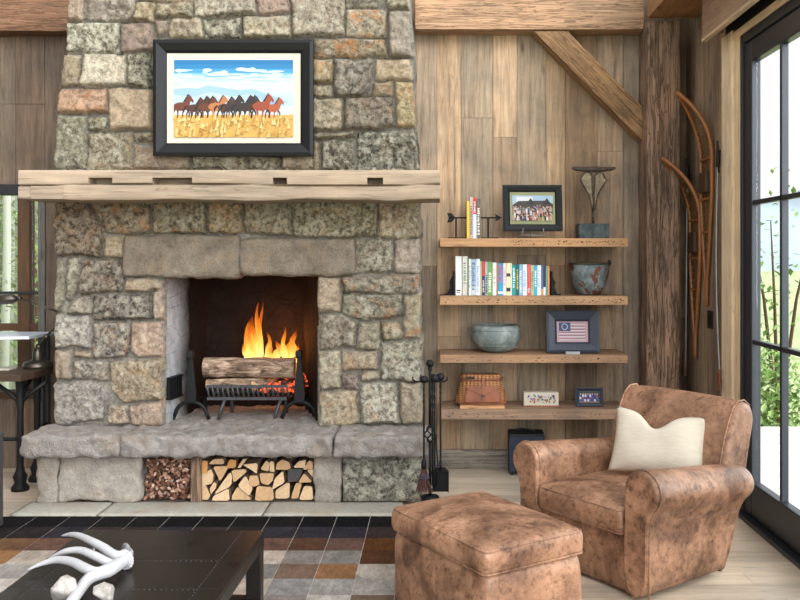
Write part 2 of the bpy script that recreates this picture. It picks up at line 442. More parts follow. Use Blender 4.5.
def wicker_mat():
    t = NT('woven_wicker'); v = t.coord()
    a = t.n('ShaderNodeTexWave', bands_direction='Z'); a.inputs['Scale'].default_value = 26; a.inputs['Distortion'].default_value = 1.2; t.l(v, a.inputs[0])
    b = t.n('ShaderNodeTexWave', bands_direction='X'); b.inputs['Scale'].default_value = 12; t.l(v, b.inputs[0])
    h = t.math('ADD', a.outputs['Fac'], b.outputs['Fac'])
    c = t.ramp(h, [(.3, lin((84, 52, 30))), (1.0, lin((176, 124, 82)))])
    return t.bsdf(c, .6, 0, h, .6, .006, .3)
M_creel = wicker_mat()
M_tan = plain('tan_saddle_leather', (140, 84, 56), .45, 0, .5, .2, 30, .25, 9)
M_navy = plain('navy_lacquer', (30, 38, 54), .4, 0, .5)
M_black = plain('matte_black', (24, 25, 28), .6)
M_speaker = plain('slate_blue_grille_cloth', (40, 48, 62), .85, bump=.3, bscale=300)
M_clear = glass_mat()
M_ash_wood = wood('varnished_ash', 'z', rough=.35, lo=.75, hi=1.2, base=(146, 94, 50), knots=False, spec=.5, bump=.1)
M_web = plain('rawhide_webbing', (120, 84, 48), .7, var=.3, vscale=40)
M_pole = plain('grey_metal_pole', (150, 150, 150), .35, .6)
M_bark = None
def bark():
    t = NT('log_bark'); v = t.coord((.3, 1, 1)); n = t.noise(v, 30, 8, .7, .8)
    c = t.ramp(n, [(.37, lin((58, 46, 38))), (.5, lin((126, 104, 86))), (.63, lin((184, 160, 138)))])
    return t.bsdf(c, .85, 0, n, .6, .01, .2)
M_bark = bark()
def endgrain():
    t = NT('split_pine_end'); v = t.coord((1, .15, 1))
    n = t.noise(v, 20, 6, .6, .4); n2 = t.noise(v, 90, 4, .6)
    c = t.mix(t.attr(), t.ramp(n, [(.3, .78), (.7, 1.12)]), 1.0, 'MULTIPLY'); c = t.mix(c, t.ramp(n2, [(.3, .85), (.6, 1.05)]), .8, 'MULTIPLY')
    return t.bsdf(c, .85, 0, n2, .3, .004, .2)
M_end = endgrain()
M_chip = colored('pine_cone_scales', .85, .25, 60)
def rug_mat():
    t = NT('patchwork_cowhide'); v = t.coord((1, .35, 1)); n = t.noise(v, 60, 7, .75, .4); n2 = t.noise(t.coord(), 7, 4, .6, .6)
    c = t.mix(t.attr(), t.ramp(n, [(.3, .55), (.68, 1.05)]), 1.0, 'MULTIPLY')
    c = t.mix(c, t.ramp(n2, [(.3, .6), (.68, 1.12)]), .9, 'MULTIPLY')
    return t.bsdf(c, t.ramp(n, [(.3, .9), (.7, .75)]), 0, n, .15, .003, .08)
M_rug = rug_mat()
M_leaf = colored('green_leaves', .55, .2, 6)
M_grass = plain('mown_lawn', (168, 178, 128), .9, var=.2, vscale=.6)
M_deck = wood('sun_bleached_deck', 'y', rough=.7, lo=.9, hi=1.08, base=(214, 208, 204), knots=False, bump=.15, blotch=.08)
M_mount = plain('haze_tinted_mountain', (150, 164, 174), 1, var=.06, vscale=.05)  # distance haze is mixed into the flat mountain colour
M_birch = None
def birch():
    t = NT('birch_bark'); v = t.coord((1, 1, 3)); n = t.noise(v, 5, 5, .6)
    c = t.mix(lin((150, 154, 140)), lin((90, 90, 78)), t.ramp(n, [(.6, 0), (.68, 1)]))
    return t.bsdf(c, .9)
M_birch = birch()
M_desk = wood('dark_oak_desk', 'x', rough=.5, base=(74, 57, 46), lo=.6, hi=1.15)
M_gun = plain('gunmetal_lamp', (84, 78, 70), .35, .8)
M_zinc = plain('pale_zinc_top', (196, 206, 214), .35, .2, var=.04)
M_dkwood = wood('dark_window_wood', 'z', base=(84, 62, 44), lo=.6, hi=1.15)
M_grey_tr = wood('grey_window_trim', 'z', base=(98, 96, 92), lo=.7, hi=1.1)

# ================================================================= WORLD, CAMERA
w = bpy.data.worlds.new('day_sky'); SC.world = w; w.use_nodes = True
nt = w.node_tree; nt.nodes.clear()
wo = nt.nodes.new('ShaderNodeOutputWorld'); bg = nt.nodes.new('ShaderNodeBackground')
# overcast bright sky, brightest on the side of the glass door
tc_ = nt.nodes.new('ShaderNodeTexCoord'); dp = nt.nodes.new('ShaderNodeVectorMath'); dp.operation = 'DOT_PRODUCT'
sd_ = Vector((.85, -.42, .34)).normalized(); dp.inputs[1].default_value = sd_; nt.links.new(tc_.outputs['Generated'], dp.inputs[0])
mr = nt.nodes.new('ShaderNodeMapRange'); mr.interpolation_type = 'SMOOTHSTEP'
mr.inputs['From Min'].default_value = .08; mr.inputs['From Max'].default_value = 1.0; mr.inputs['To Min'].default_value = SKY; mr.inputs['To Max'].default_value = SUNNY
nt.links.new(dp.outputs['Value'], mr.inputs['Value']); sz_ = nt.nodes.new('ShaderNodeSeparateXYZ'); nt.links.new(tc_.outputs['Generated'], sz_.inputs[0])
m2 = nt.nodes.new('ShaderNodeMapRange'); m2.interpolation_type = 'SMOOTHSTEP'
for k_, v_ in (('From Min', .3), ('From Max', .85), ('To Min', 1.0), ('To Max', ZEN)): m2.inputs[k_].default_value = v_
nt.links.new(sz_.outputs['Z'], m2.inputs['Value'])
mm = nt.nodes.new('ShaderNodeMath'); mm.operation = 'MULTIPLY'; nt.links.new(mr.outputs[0], mm.inputs[0]); nt.links.new(m2.outputs[0], mm.inputs[1])
nt.links.new(mm.outputs[0], bg.inputs['Strength'])
bg.inputs['Color'].default_value = (.965, .98, 1.01, 1)
nt.links.new(bg.outputs[0], wo.inputs[0])
cd = bpy.data.cameras.new('camera'); cam = bpy.data.objects.new('camera', cd); COL.objects.link(cam)
cam.location = (0, 0, H); cam.rotation_euler = (PI / 2, 0, 0)
cd.sensor_width = 36; cd.lens = F / 800 * 36
cd.shift_x = -(VX - 400) / 800; cd.shift_y = -(300 - VY) / 800; cd.clip_end = 400; cd.clip_start = .05
SC.camera = cam
vs_ = SC.view_settings; vs_.view_transform = 'Standard'; vs_.look = 'None'; vs_.gamma = 1; vs_.use_curve_mapping = False
vs_.exposure = EXPO

# ================================================================= ROOM SHELL
def st(o): return tag(o, kind='structure')
tan = [(172, 150, 124), (160, 140, 118), (150, 134, 116), (182, 156, 126), (140, 124, 106), (132, 112, 92), (166, 142, 112)]
def shade(c, k): return tuple(min(255, v * k) for v in c)
# floor planks along X
mb = MB(); y = -2.0
while y < YW + .05:
    x = -4.6 + R.random(); wdt = .15; cs = -4.6
    while cs < XR:
        ln = R.uniform(1.2, 2.4); e = min(cs + ln, XR + .02)
        c = lin(shade((216, 199, 176), R.uniform(.88, 1.07)))
        mb.box(cs, e - .002, y, y + wdt - .002, -.03, 0, c); cs = e
    y += wdt
fl = st(mb.build('floor', M_floor))
# back wall: vertical boards, left part with the window opening
mb = MB()
edges = [410, 437, 461, 493, 517, 546, 565, 597, 623, 640, 664, 690]
cols = [(160, 144, 124), (190, 164, 134), (166, 150, 128), (198, 172, 142), (172, 154, 130), (184, 158, 126), (140, 118, 94), (160, 140, 118), (148, 134, 118), (124, 106, 88), (120, 100, 80)]
for a, b, c in zip(edges, edges[1:], cols):
    xa, xb = (a - VX) / 140, (b - VX) / 140; cut = R.uniform(.5, 2.6); d = R.uniform(0, .006)
    for z0, z1, k in ((0, cut, R.uniform(.84, 1.0)), (cut, 3.5, R.uniform(.94, 1.06))):
        mb.box(xa + .0015, xb - .0015, YW - d, YW + .05, z0, z1 - .002, lin(shade(c, k)))
for a, b, c in ((-70, -42, (110, 96, 82)), (-42, -14, (116, 102, 88)), (-14, 16, (114, 101, 87)), (16, 45, (120, 103, 86)), (45, 76, (104, 91, 78))):
    xa, xb = (a - VX) / 140, (b - VX) / 140
    if b > 46: spans = [(0, 1.6), (1.6, 3.5)]
    else: spans = [(0, .5), (2.02, 2.6), (2.6, 3.5)]
    for z0, z1 in spans: mb.box(xa + .0015, xb - .0015, YW - R.uniform(0, .005), YW + .05, z0, z1 - .002, lin(shade(c, R.uniform(.9, 1.05))))
mb.box(-2.62, -.14, YW + .02, YW + .05, 1.6, 3.5, lin((100, 84, 70)))
mb.box(-2.62, -1.8, YW + .02, YW + .05, 0, 1.6, lin((100, 84, 70))); mb.box(-.6, -.14, YW + .02, YW + .05, 0, 1.6, lin((100, 84, 70)))
mb.box(.0, XR, YW + .03, YW + .06, 0, 3.5, lin((70, 56, 44))); mb.box(-.16, .02, YW + .03, YW + .06, 0, 3.5, lin((70, 56, 44)))
mb.box(-3.7, -2.5, YW + .03, YW + .06, 2.02, 3.5, lin((70, 56, 44))); mb.box(-2.775, -2.5, YW + .03, YW + .06, 0, 2.1, lin((70, 56, 44))); mb.box(-3.7, -2.5, YW + .03, YW + .06, 0, .55, lin((70, 56, 44)))
st(mb.build('wall_back', M_wall))
# right wall
mb = MB(); y = YW
Y_J = 5.38                                                    # where the door's casing begins
while y > Y_J:
    wd = R.choice((.085, .11, .13)); y2 = max(Y_J, y - wd); c = R.choice([(146, 122, 98), (158, 136, 110), (132, 112, 92), (142, 126, 108)])
    mb.box(XR - R.uniform(0, .005), XR + .06, y2 + .0015, y, 0, 3.5, lin(c)); y = y2
y = Y_J
while y > 3.0:
    y2 = y - .14; mb.box(XR, XR + .06, y2 + .0015, y, 2.92, 3.5, lin((150, 128, 104))); y = y2
y = 2.97  # unseen solid stretch, added to cut the light reaching the coffee table
while y > 1.7:
    y2 = y - .13; mb.box(XR, XR + .06, y2 + .0015, y, 0, 3.5, lin(R.choice([(150, 128, 104), (140, 120, 98)]))); y = y2
st(mb.build('wall_right', M_wall))
mb = MB(); mb.box(-.06, 1.45, YW - .02, YW, 0, .135, lin((150, 142, 132)))
st(mb.build('baseboard_back', M_beam_x, bevel=.004))
mb = MB(); y = YW
while y > 2.4:
    y2 = y - .17; mb.box(-4.16, -4.1 + R.uniform(0, .004), y2 + .0015, y, 0, 3.5, lin(R.choice([(124, 102, 84), (116, 96, 78)]))); y = y2
st(mb.build('wall_left_unseen', M_wall))  # out-of-view wall, added to block side light and darken the left corner
# ---- door_1 (glazed) in the right wall and its casing
def glazed_leaf(name, y0, y1, first):
    """leaf between y0 (far) and y1 (near) on the plane X = XR"""
    d = thing(name, (XR + .03, (y0 + y1) / 2, 0), None, None, kind='structure')
    def L(m): 
        for i, v in enumerate(m.v): m.v[i] = (v[0] - XR - .03, v[1] - (y0 + y1) / 2, v[2])
        return m
    m = MB(); xa, xb = XR + .0, XR + .055
    zt, zb, zt2 = 2.74, .03, 2.62
    g0, g1 = y0 - .115, y1 + .115
    m.box(xa, xb, g0, y0, zb, zt); m.box(xa, xb, y1, g1, zb, zt)
    m.box(xa, xb, g1, g0, zt2, zt); m.box(xa, xb, g1, g0, zb, .225)
    L(m).build('door_stile', M_door, d, bevel=.006)
    m = MB(); n = 2
    for k in range(1, n):
        yy = g0 + (g1 - g0) * k / n; m.box(xa + .008, xb - .008, yy - .014, yy + .014, .225, zt2)
    for zz in (1.022, 1.816): m.box(xa + .008, xb - .008, g1, g0, zz - .013, zz + .013)
    L(m).build('muntin', M_door, d, bevel=.004)
    zs = (.225, 1.022, 1.816, zt2)
    for k in range(n):
        for r in range(3):
            m = MB(); ya = g0 + (g1 - g0) * k / n; yb = g0 + (g1 - g0) * (k + 1) / n
            m.box(XR + .025, XR + .029, yb + .012, ya - .012, zs[r] + .012, zs[r + 1] - .012)
            L(m).build('glass_pane', M_glass, d)
    return d
glazed_leaf('door_1', 5.06, 4.04, True)
glazed_leaf('door_2', 4.03, 3.01, False)
# casing, black frame, threshold
mb = MB(); mb.box(XR - .025, XR + .06, 5.20, 5.385, 0, 2.86, lin((230, 208, 176)))
mb.box(XR - .008, XR + .08, 5.095, 5.20, 0, 2.86, lin((222, 200, 168)))
st(mb.build('trim_1', M_trimw, bevel=.004))
mb = MB(); mb.box(XR - .02, XR + .08, 3.0, 5.385, 2.80, 2.845, lin((228, 204, 170)))
st(mb.build('trim_2', M_beam_y, bevel=.004))
mb = MB(); mb.box(XR - .012, XR + .075, 5.06, 5.095, 0, 2.8); mb.box(XR - .012, XR + .075, 2.98, 5.06, 2.745, 2.8); mb.box(XR - .012, XR + .075, 2.98, 3.01, 0, 2.745)
st(mb.build('trim_3', M_door, bevel=.004))
mb = MB(); mb.box(XR - .045, XR + .09, 3.0, 5.10, 0, .028)
st(mb.build('trim_4', M_door, bevel=.006))
# ---- valance with roller shade above the door
va = thing('shade_valance', (1.73, 4.2, 2.88), 'weathered wood valance box hiding a roller shade above the glass door', 'valance')
m = MB(); m.box(-.075, -.05, -1.2, 1.17, -.03, .24, lin((150, 124, 100))); m.box(-.05, .05, 1.14, 1.17, .0, .24, lin((150, 124, 100)))
m.build('front_board', M_beam_y, va, bevel=.003)
m = MB(); m.box(-.078, -.046, -1.2, 1.172, -.045, -.03, lin((214, 190, 158))); plab(m.build('bottom_edge', M_beam_y, va), 'pale bottom edge of the valance')
m = MB(); m.tube([(0.0, -1.2, .06), (0.0, 1.13, .06)], .035, 16); plab(m.build('roller_shade', M_iron2, va), 'dark grey rolled fabric shade')
m = MB(); m.box(-.03, -.005, -1.2, 1.13, -.015, .0); plab(m.build('shade_hem_bar', M_pole, va), 'aluminium hem bar')
m = MB(); m.box(-.05, .066, -1.2, 1.14, .10, .11); m.box(.060, .066, -1.2, 1.14, -.03, .10); plab(m.build('dark_slot_panels', M_black, va), 'black panels standing in for the shadow inside the valance box')  # black panels put the slot's shadow in as colour
# ---- window_1 in the back wall at the left
wi = thing('window_1', (-3.2, YW, .55), None, None, kind='structure')
def wb(name, x0, x1, y0, y1, z0, z1, mat, col=(1, 1, 1)):
    m = MB(); m.box(x0 + 3.2, x1 + 3.2, y0 - YW, y1 - YW, z0 - .55, z1 - .55, col); return m.build(name, mat, wi, bevel=.004)
xm0, xm1 = (18 - VX) / 140, (30 - VX) / 140; xf0, xf1 = (39 - VX) / 140, (46 - VX) / 140
wb('mullion', xm0, xm1, YW - .01, YW + .08, .55, 2.02, M_dkwood)
wb('frame_post', xf0, xf1, YW - .02, YW + .08, .45, 2.06, M_grey_tr)
wb('header', -3.7, xf0, YW - .03, YW + .08, 1.95, 2.025, M_black)
wb('sill', -3.7, xf1, YW - .05, YW + .08, .50, .55, M_dkwood)
wb('rail', -3.7, xm0, YW, YW + .08, .98, 1.03, M_dkwood); wb('rail', xm1, xf0, YW, YW + .08, .98, 1.03, M_dkwood)
wb('stay_bar', -3.7, xf0, YW - .03, YW - .012, 1.243, 1.262, M_black)
wb('glass_pane', -3.7, xm0, YW + .03, YW + .034, 1.03, 1.95, M_glass); wb('glass_pane', xm1, xf0, YW + .03, YW + .034, 1.03, 1.95, M_glass)
wb('glass_pane', -3.7, xm0, YW + .03, YW + .034, .55, .98, M_glass); wb('glass_pane', xm1, xf0, YW + .03, YW + .034, .55, .98, M_glass)
# ---- beams, post, brace
def hewn(name, label, cat, mat, x0, x1, y0, y1, z0, z1, rgb, seed, res=.03, amp=.006):
    o = rough_box(name, mat, x0, x1, y0, y1, z0, z1, res, amp, 5, .012, seed, lin(rgb)); o.data.set_sharp_from_angle(angle=math.radians(28)); return tag(o, label, cat)
hewn('ceiling_beam', 'tan hewn timber beam across the wall top right of the chimney', 'beam', M_beam_x, -.13, 1.46, YW - .17, YW - .004 , 3.088, 3.42, (182, 148, 116), 1)
hewn('ceiling_beam', 'brown hewn timber beam at the wall top left of the chimney', 'beam', M_beam_x, -3.7, -2.32, YW - .17, YW - .004, 3.075, 3.42, (122, 92, 70), 2)
hewn('ceiling_beam', 'timber beam running along the top of the glass door wall', 'beam', M_beam_y, 1.46, XR - .005, 1.0, YW - .25, 3.14, 3.45, (150, 112, 78), 3)
hewn('timber_post', 'reddish brown weathered timber post in the corner behind the armchair', 'post', M_beam_z, 1.457, 1.69, YW - .24, YW - .006, 0, 3.13, (154, 128, 108), 4)
# brace: slanted from beam to post
a = Vector(((540 - VX) / 145, 0, H - (17 - VY) / 145)); b = Vector(((660 - VX) / 145, 0, H - (138 - VY) / 145))
d = b - a; L = d.length; ang = math.atan2(d.z, d.x)
o = rough_box('timber_brace', M_beam_x, 0, L, -.07, .07, -.085, .085, .025, .005, 5, .01, 6, lin((152, 120, 86)))
o.location = (a.x, YW - .085, a.z); o.rotation_euler = (0, -ang, 0)
# square-cut both ends on the beam and the post
me = o.data; ca, sa = math.cos(ang), math.sin(ang)
for v in me.vertices:
    wx = a.x + v.co.x * ca - v.co.z * sa; wz = a.z + v.co.x * sa + v.co.z * ca
    if wz > 3.08: t_ = (3.08 - wz) / sa; wx += t_ * ca; wz = 3.08
    if wx > 1.452: t_ = (1.452 - wx) / ca; wz += t_ * sa; wx = 1.452
    dx, dz = wx - a.x, wz - a.z; v.co.x = dx * ca + dz * sa; v.co.z = -dx * sa + dz * ca
o.data.set_sharp_from_angle(angle=math.radians(28))
tag(o, 'diagonal brown timber brace between the top beam and corner post', 'brace')
# ================================================================= FIREPLACE
YFC = 5.475; SF = 158.9
fp = thing('fireplace', (0, 0, 0), 'tall rustic stone fireplace with raised hearth and open firebox', 'fireplace')
G = (150, 145, 122); T = (172, 150, 124); D = (124, 116, 102); P = (160, 146, 134); O = (178, 140, 106); W = (176, 168, 150); GR = (166, 160, 148)
# stones of the face, as outlines on the wall (colour, mottling, orange lichen, pale lichen)
STN = [
 (T, .3, 0, .2, [(69,-22),(83,-22),(83,21),(68,22)]),
 ((140,128,112), .4, 0, .5, [(84,-22),(136,-22),(137,14),(132,22),(108,22),(84,21)]),
 ((158,140,104), .5, .2, .3, [(137,3),(156,3),(156,23),(134,23)]), (T, .2, 0, .1, [(138,-22),(193,-22),(193,2),(140,2)]),
 ((150,140,112), .6, .2, .3, [(157,3),(193,2),(193,18),(157,18)]), ((156,146,126), .7, .1, .4, [(194,-22),(256,-22),(256,16),(194,19)]),
 ((170,142,122), .4, .1, .2, [(257,-22),(290,-22),(290,13),(258,15)]), ((160,148,126), .6, .1, .4, [(291,-22),(343,-22),(345,37),(292,38)]),
 ((140,134,114), .7, .1, .3, [(344,-22),(377,-22),(377,9),(345,10)]), ((152,144,118), .6, .2, .3, [(378,-22),(407,-22),(410,9),(388,9)]),
 ((162,150,124), .5, 1, .5, [(345,11),(387,11),(387,38),(346,38)]), ((150,138,120), .15, 0, .1, [(389,11),(410,11),(412,57),(390,57)]),
 (G, .8, 0, .7, [(68,24),(120,23),(121,53),(66,54)]), ((142,122,106), .3, 0, .1, [(122,24),(153,24),(155,50),(150,52),(122,53)]),
 ((156,138,118), .2, 0, .1, [(157,20),(172,20),(168,34),(157,38)]), ((172,156,128), .4, .1, .3, [(173,20),(202,19),(202,39),(172,39),(168,33)]),
 ((140,136,114), .8, .1, .5, [(203,20),(242,19),(243,39),(203,39)]), ((160,148,120), .5, .2, .4, [(244,18),(270,17),(290,16),(291,38),(244,39)]),
 ((158,142,112), .3, 0, .2, [(64,56),(83,56),(81,86),(62,87)]), ((180,168,142), .3, 0, .8, [(85,55),(127,54),(127,86),(82,87)]),
 ((136,130,108), .9, 0, .5, [(128,54),(153,53),(153,88),(129,86)]), ((182,142,108), .35, .5, .1, [(61,89),(108,88),(108,114),(60,114)]),
 ((166,144,114), .1, 0, .1, [(110,89),(152,89),(154,130),(112,131),(109,112)]), ((142,138,114), .5, 0, .4, [(58,116),(87,116),(87,169),(56,169)]),
 ((138,134,108), .8, .2, .4, [(89,117),(107,117),(108,131),(90,131)]), ((146,136,110), .6, .2, .4, [(89,133),(110,132),(133,134),(133,170),(88,170)]),
 ((138,130,104), .8, .2, .4, [(134,134),(154,132),(154,142),(135,143)]), ((152,134,110), .3, .1, .1, [(135,144),(170,150),(192,155),(192,170),(134,170)]),
 ((134,126,102), .8, .1, .4, [(194,155),(281,155),(281,170),(193,170)]), ((156,138,110), .4, .1, .2, [(283,155),(320,155),(320,170),(283,170)]),
 (G, .5, 0, .4, [(154,42),(230,42),(230,95),(155,95)]), (T, .3, 0, .3, [(232,42),(312,42),(312,95),(232,95)]),
 (T, .4, 0, .3, [(156,97),(240,97),(240,153),(156,153)]), (G, .5, 0, .3, [(242,97),(312,97),(312,153),(242,153)]),
 ((158,142,112), .6, .9, .3, [(313,40),(386,40),(388,58),(314,58)]), ((172,154,116), .4, .4, .2, [(313,60),(333,60),(333,83),(313,83)]),
 (D, .7, .1, .3, [(335,60),(371,59),(373,75),(370,96),(335,98),(334,80)]), ((188,166,130), .25, .1, .3, [(375,60),(410,59),(412,80),(376,81)]),
 ((160,144,112), .5, .2, .3, [(313,85),(333,85),(333,97),(313,97)]), ((162,142,112), .3, .1, .1, [(373,83),(392,82),(393,96),(371,96)]),
 ((166,150,108), .4, .8, .2, [(395,82),(413,82),(416,128),(396,127)]), ((158,144,116), .5, .1, .3, [(313,99),(343,99),(344,115),(342,131),(313,132)]),
 ((134,122,104), .8, .2, .2, [(346,98),(392,97),(394,126),(380,130),(344,131)]), ((140,128,104), .6, .1, .3, [(313,134),(353,133),(354,138),(320,140),(313,139)]),
 ((124,120,102), .9, .1, .4, [(322,141),(353,140),(355,170),(323,170)]), ((128,126,110), .9, .1, .6, [(357,134),(380,131),(416,130),(419,170),(357,170)]),
 ((150,136,108), .5, .2, .3, [(313,141),(320,142),(321,170),(313,170)]),
 ((132,116,94), .9, .3, .2, [(57,170),(90,170),(90,204),(104,232),(103,257),(57,255)]), ((142,128,100), .8, .6, .3, [(91,170),(152,170),(152,233),(125,236),(105,231),(92,205)]),
 ((166,146,114), .4, .1, .2, [(106,235),(124,238),(124,257),(105,257)]), ((140,128,98), .8, .4, .3, [(154,170),(207,170),(207,234),(154,234)]),
 ((150,132,98), .7, .4, .2, [(209,170),(243,170),(243,233),(209,234)]), ((150,138,108), .7, .2, .3, [(245,170),(291,170),(291,237),(245,233)]),
 ((148,138,106), .8, .3, .4, [(293,170),(378,170),(377,236),(356,238),(293,237)]), ((164,148,116), .6, .2, .5, [(380,170),(420,170),(419,238),(379,238)]),
 (G, .5, .1, .4, [(58,259),(67,259),(66,300),(62,311),(56,311)]), (G, .5, .1, .4, [(69,258),(80,258),(79,285),(73,300),(68,300)]),
 ((128,116,100), .9, .2, .3, [(83,260),(122,259),(125,278),(121,292),(81,294),(80,285)]), ((164,144,114), .4, .2, .2, [(127,279),(150,279),(163,281),(160,291),(126,292)]),
 ((146,136,118), .6, .1, .4, [(74,300),(82,296),(92,296),(93,313),(68,313)]), ((120,114,102), 1, .1, .4, [(94,296),(152,294),(154,319),(94,320)]),
 ((170,150,126), .3, .1, .2, [(155,293),(164,288),(164,319),(155,319)]), (GR, .5, 0, .6, [(57,315),(91,315),(92,347),(56,347)]),
 ((138,130,116), .8, .4, .5, [(94,322),(130,321),(131,330),(128,356),(94,359)]), ((176,150,126), .25, .1, .2, [(134,323),(163,321),(163,357),(139,357),(130,350),(132,335)]),
 ((164,146,124), .3, .1, .2, [(56,350),(72,350),(72,378),(56,378)]), ((168,150,124), .3, 0, .2, [(75,350),(92,350),(92,356),(75,357)]),
 ((148,140,126), .7, .3, .5, [(74,362),(80,359),(110,361),(110,380),(73,379)]), ((168,150,120), .5, .3, .4, [(112,361),(163,359),(163,400),(125,402),(112,390)]),
 ((160,152,142), .5, 0, .4, [(55,382),(104,381),(109,395),(103,420),(56,426)]), ((164,146,122), .6, .2, .3, [(110,405),(127,404),(129,424),(108,424)]),
 ((178,152,130), .3, .2, .2, [(131,405),(163,401),(163,426),(132,426)]),
 ((150,142,120), .6, .1, .6, [(356,240),(393,239),(393,272),(355,273)]), ((178,160,142), .15, 0, .1, [(395,239),(419,239),(418,274),(394,273)]),
 ((150,140,120), .6, .5, .4, [(343,277),(418,275),(420,293),(343,293)]), ((176,156,128), .3, .1, .2, [(318,276),(341,277),(341,312),(318,313)]),
 ((150,144,122), .7, .5, .5, [(343,295),(401,294),(401,314),(390,319),(355,319),(343,312)]), ((172,158,128), .3, .7, .4, [(403,295),(421,294),(421,339),(404,338)]),
 ((148,136,118), .6, .1, .5, [(319,315),(341,315),(357,322),(356,347),(320,349)]), ((156,146,122), .5, .2, .4, [(359,321),(380,322),(380,350),(357,350)]),
 ((160,146,116), .6, .4, .4, [(382,322),(401,321),(402,339),(382,340)]), ((150,146,128), .7, .2, .6, [(381,342),(421,341),(422,381),(381,381)]),
 ((170,158,132), .4, .3, .4, [(319,351),(341,351),(341,389),(319,389)]), ((170,150,122), .5, .3, .4, [(343,351),(378,351),(378,370),(343,370)]),
 ((142,124,110), .6, .1, .2, [(343,373),(358,372),(358,390),(343,390)]), ((176,162,134), .4, .2, .4, [(360,374),(365,371),(378,372),(380,379),(372,382),(362,381)]),
 ((176,160,130), .4, .4, .4, [(319,391),(357,391),(359,424),(320,427)]), ((176,168,148), .7, .3, .7, [(360,384),(397,383),(399,423),(361,424)]),
 ((172,156,130), .35, .2, .3, [(400,383),(420,382),(421,424),(401,424)]),
]
OUTL = [(69,-22),(66,54),(60,89),(57,116),(55.5,170),(57,205),(57,255),(55.5,311),(55.5,428)]
OUTR = [(408,-22),(411,20),(413,57),(414,82),(416,128),(419,170),(420,203),(420,300),(421.5,340),(421.5,428)]
def face_of_chimney():
    ys = np.arange(-22, 428.1, 1.35); nu = 272
    L = np.interp(ys, [p[1] for p in OUTL], [p[0] for p in OUTL]); Rr = np.interp(ys, [p[1] for p in OUTR], [p[0] for p in OUTR])
    u = np.linspace(0, 1, nu)
    PX = L[:, None] + (Rr - L)[:, None] * u[None]; PY = np.repeat(ys[:, None], nu, 1)
    q = np.stack([PX, PY, np.zeros_like(PX)], -1)
    WX = PX + fbm(q, .09, 3, 3) * 1.3; WY = PY + fbm(q, .09, 3, 8) * 1.3
    hgt = np.full(PX.shape, -.012); col = np.zeros(PX.shape + (3,)); col[:] = lin((146, 140, 128)); mx = np.zeros(PX.shape + (3,)); mx[:] = (.15, 0, .1)
    for k, (c, mot, org, pal, poly) in enumerate(STN):
        P = np.array(poly, float); x0, y0 = P.min(0) - 4; x1, y1 = P.max(0) + 4
        sel = np.where((PX > x0) & (PX < x1) & (PY > y0) & (PY < y1)); X = WX[sel]; Y = WY[sel]
        ins = np.zeros(X.shape, bool); dm = np.full(X.shape, 1e9)
        for i in range(len(P)):
            ax, ay = P[i - 1]; bx, by = P[i]
            if ay != by: ins ^= ((ay > Y) != (by > Y)) & (X < (bx - ax) * (Y - ay) / (by - ay) + ax)
            t = np.clip(((X - ax) * (bx - ax) + (Y - ay) * (by - ay)) / ((bx - ax) ** 2 + (by - ay) ** 2), 0, 1)
            dm = np.minimum(dm, np.hypot(X - ax - t * (bx - ax), Y - ay - t * (by - ay)))
        rr = random.Random(k * 7 + 1); off = rr.uniform(.0, .022); tx = rr.uniform(-.018, .018); ty = rr.uniform(-.018, .018)
        d = np.where(ins, dm, -dm) + .15
        cx, cy = P.mean(0); wx, wy = (P.max(0) - P.min(0)) / 2
        h = .034 * (1 - np.exp(-np.maximum(d, 0) / 1.0)) + off * np.clip(d / 2, 0, 1) + (tx * (X - cx) / wx + ty * (Y - cy) / wy) * np.clip(d / 2.5, 0, 1)
        pp = np.stack([X, Y, np.full(X.shape, k * 13.0)], -1)
        h = h + (fbm(pp, .16, 4, k) * .009 + fbm(pp, .5, 2, k + 50) * .003) * np.clip(d / 2, .1, 1)
        on_ = d > 0
        a, b = sel[0][on_], sel[1][on_]
        hgt[a, b] = h[on_]; v = rr.uniform(.92, 1.06); col[a, b] = np.array(lin(c)) * v; mx[a, b] = (mot, org, pal)
    X = (PX - VX) / SF; Z = H - (PY - VY) / SF
    X[:, 0] += fbm(q[:, 0] * 1.0, .16, 3, 77) * .012; X[:, -1] += fbm(q[:, -1], .16, 3, 78) * .012
    Yv = YFC - hgt
    hole = (PX > 163.5) & (PX < 318.5) & (PY > 262)
    nr, nc = PX.shape
    ok = ~(hole[:-1, :-1] & hole[1:, 1:] & hole[:-1, 1:] & hole[1:, :-1])
    vid = np.arange(nr * nc).reshape(nr, nc)
    fs = np.stack([vid[:-1, :-1], vid[1:, :-1], vid[1:, 1:], vid[:-1, 1:]], -1)[ok]
    V = np.stack([X, Yv, Z], -1).reshape(-1, 3); Cc = col.reshape(-1, 3); Mm = mx.reshape(-1, 3)
    bm = bmesh.new(); bm.verts.layers.float_vector.new('Colv'); bm.verts.layers.float_vector.new('Mixv')
    lc = bm.verts.layers.float_vector['Colv']; lm = bm.verts.layers.float_vector['Mixv']; vs = [bm.verts.new(p) for p in V.tolist()]
    for v, c, m in zip(vs, Cc.tolist(), Mm.tolist()): v[lc] = c; v[lm] = m
    for f in fs.tolist():
        bm.faces.new([vs[i] for i in f])
    bmesh.ops.delete(bm, geom=[v for v in bm.verts if not v.link_faces], context='VERTS')
    be = [e for e in bm.edges if e.is_boundary]
    ex = bmesh.ops.extrude_edge_only(bm, edges=be)
    for v in ex['geom']:
        if isinstance(v, bmesh.types.BMVert):
            px = VX + v.co.x * SF; py = VY + (H - v.co.z) * SF
            v.co.y = YFC + .05 if (160 < px < 322 and py > 255 and py < 430) else YW - .008
    for f in bm.faces: f.smooth = True
    bmesh.ops.recalc_face_normals(bm, faces=bm.faces)
    me = bpy.data.meshes.new('stone_face'); bm.to_mesh(me)
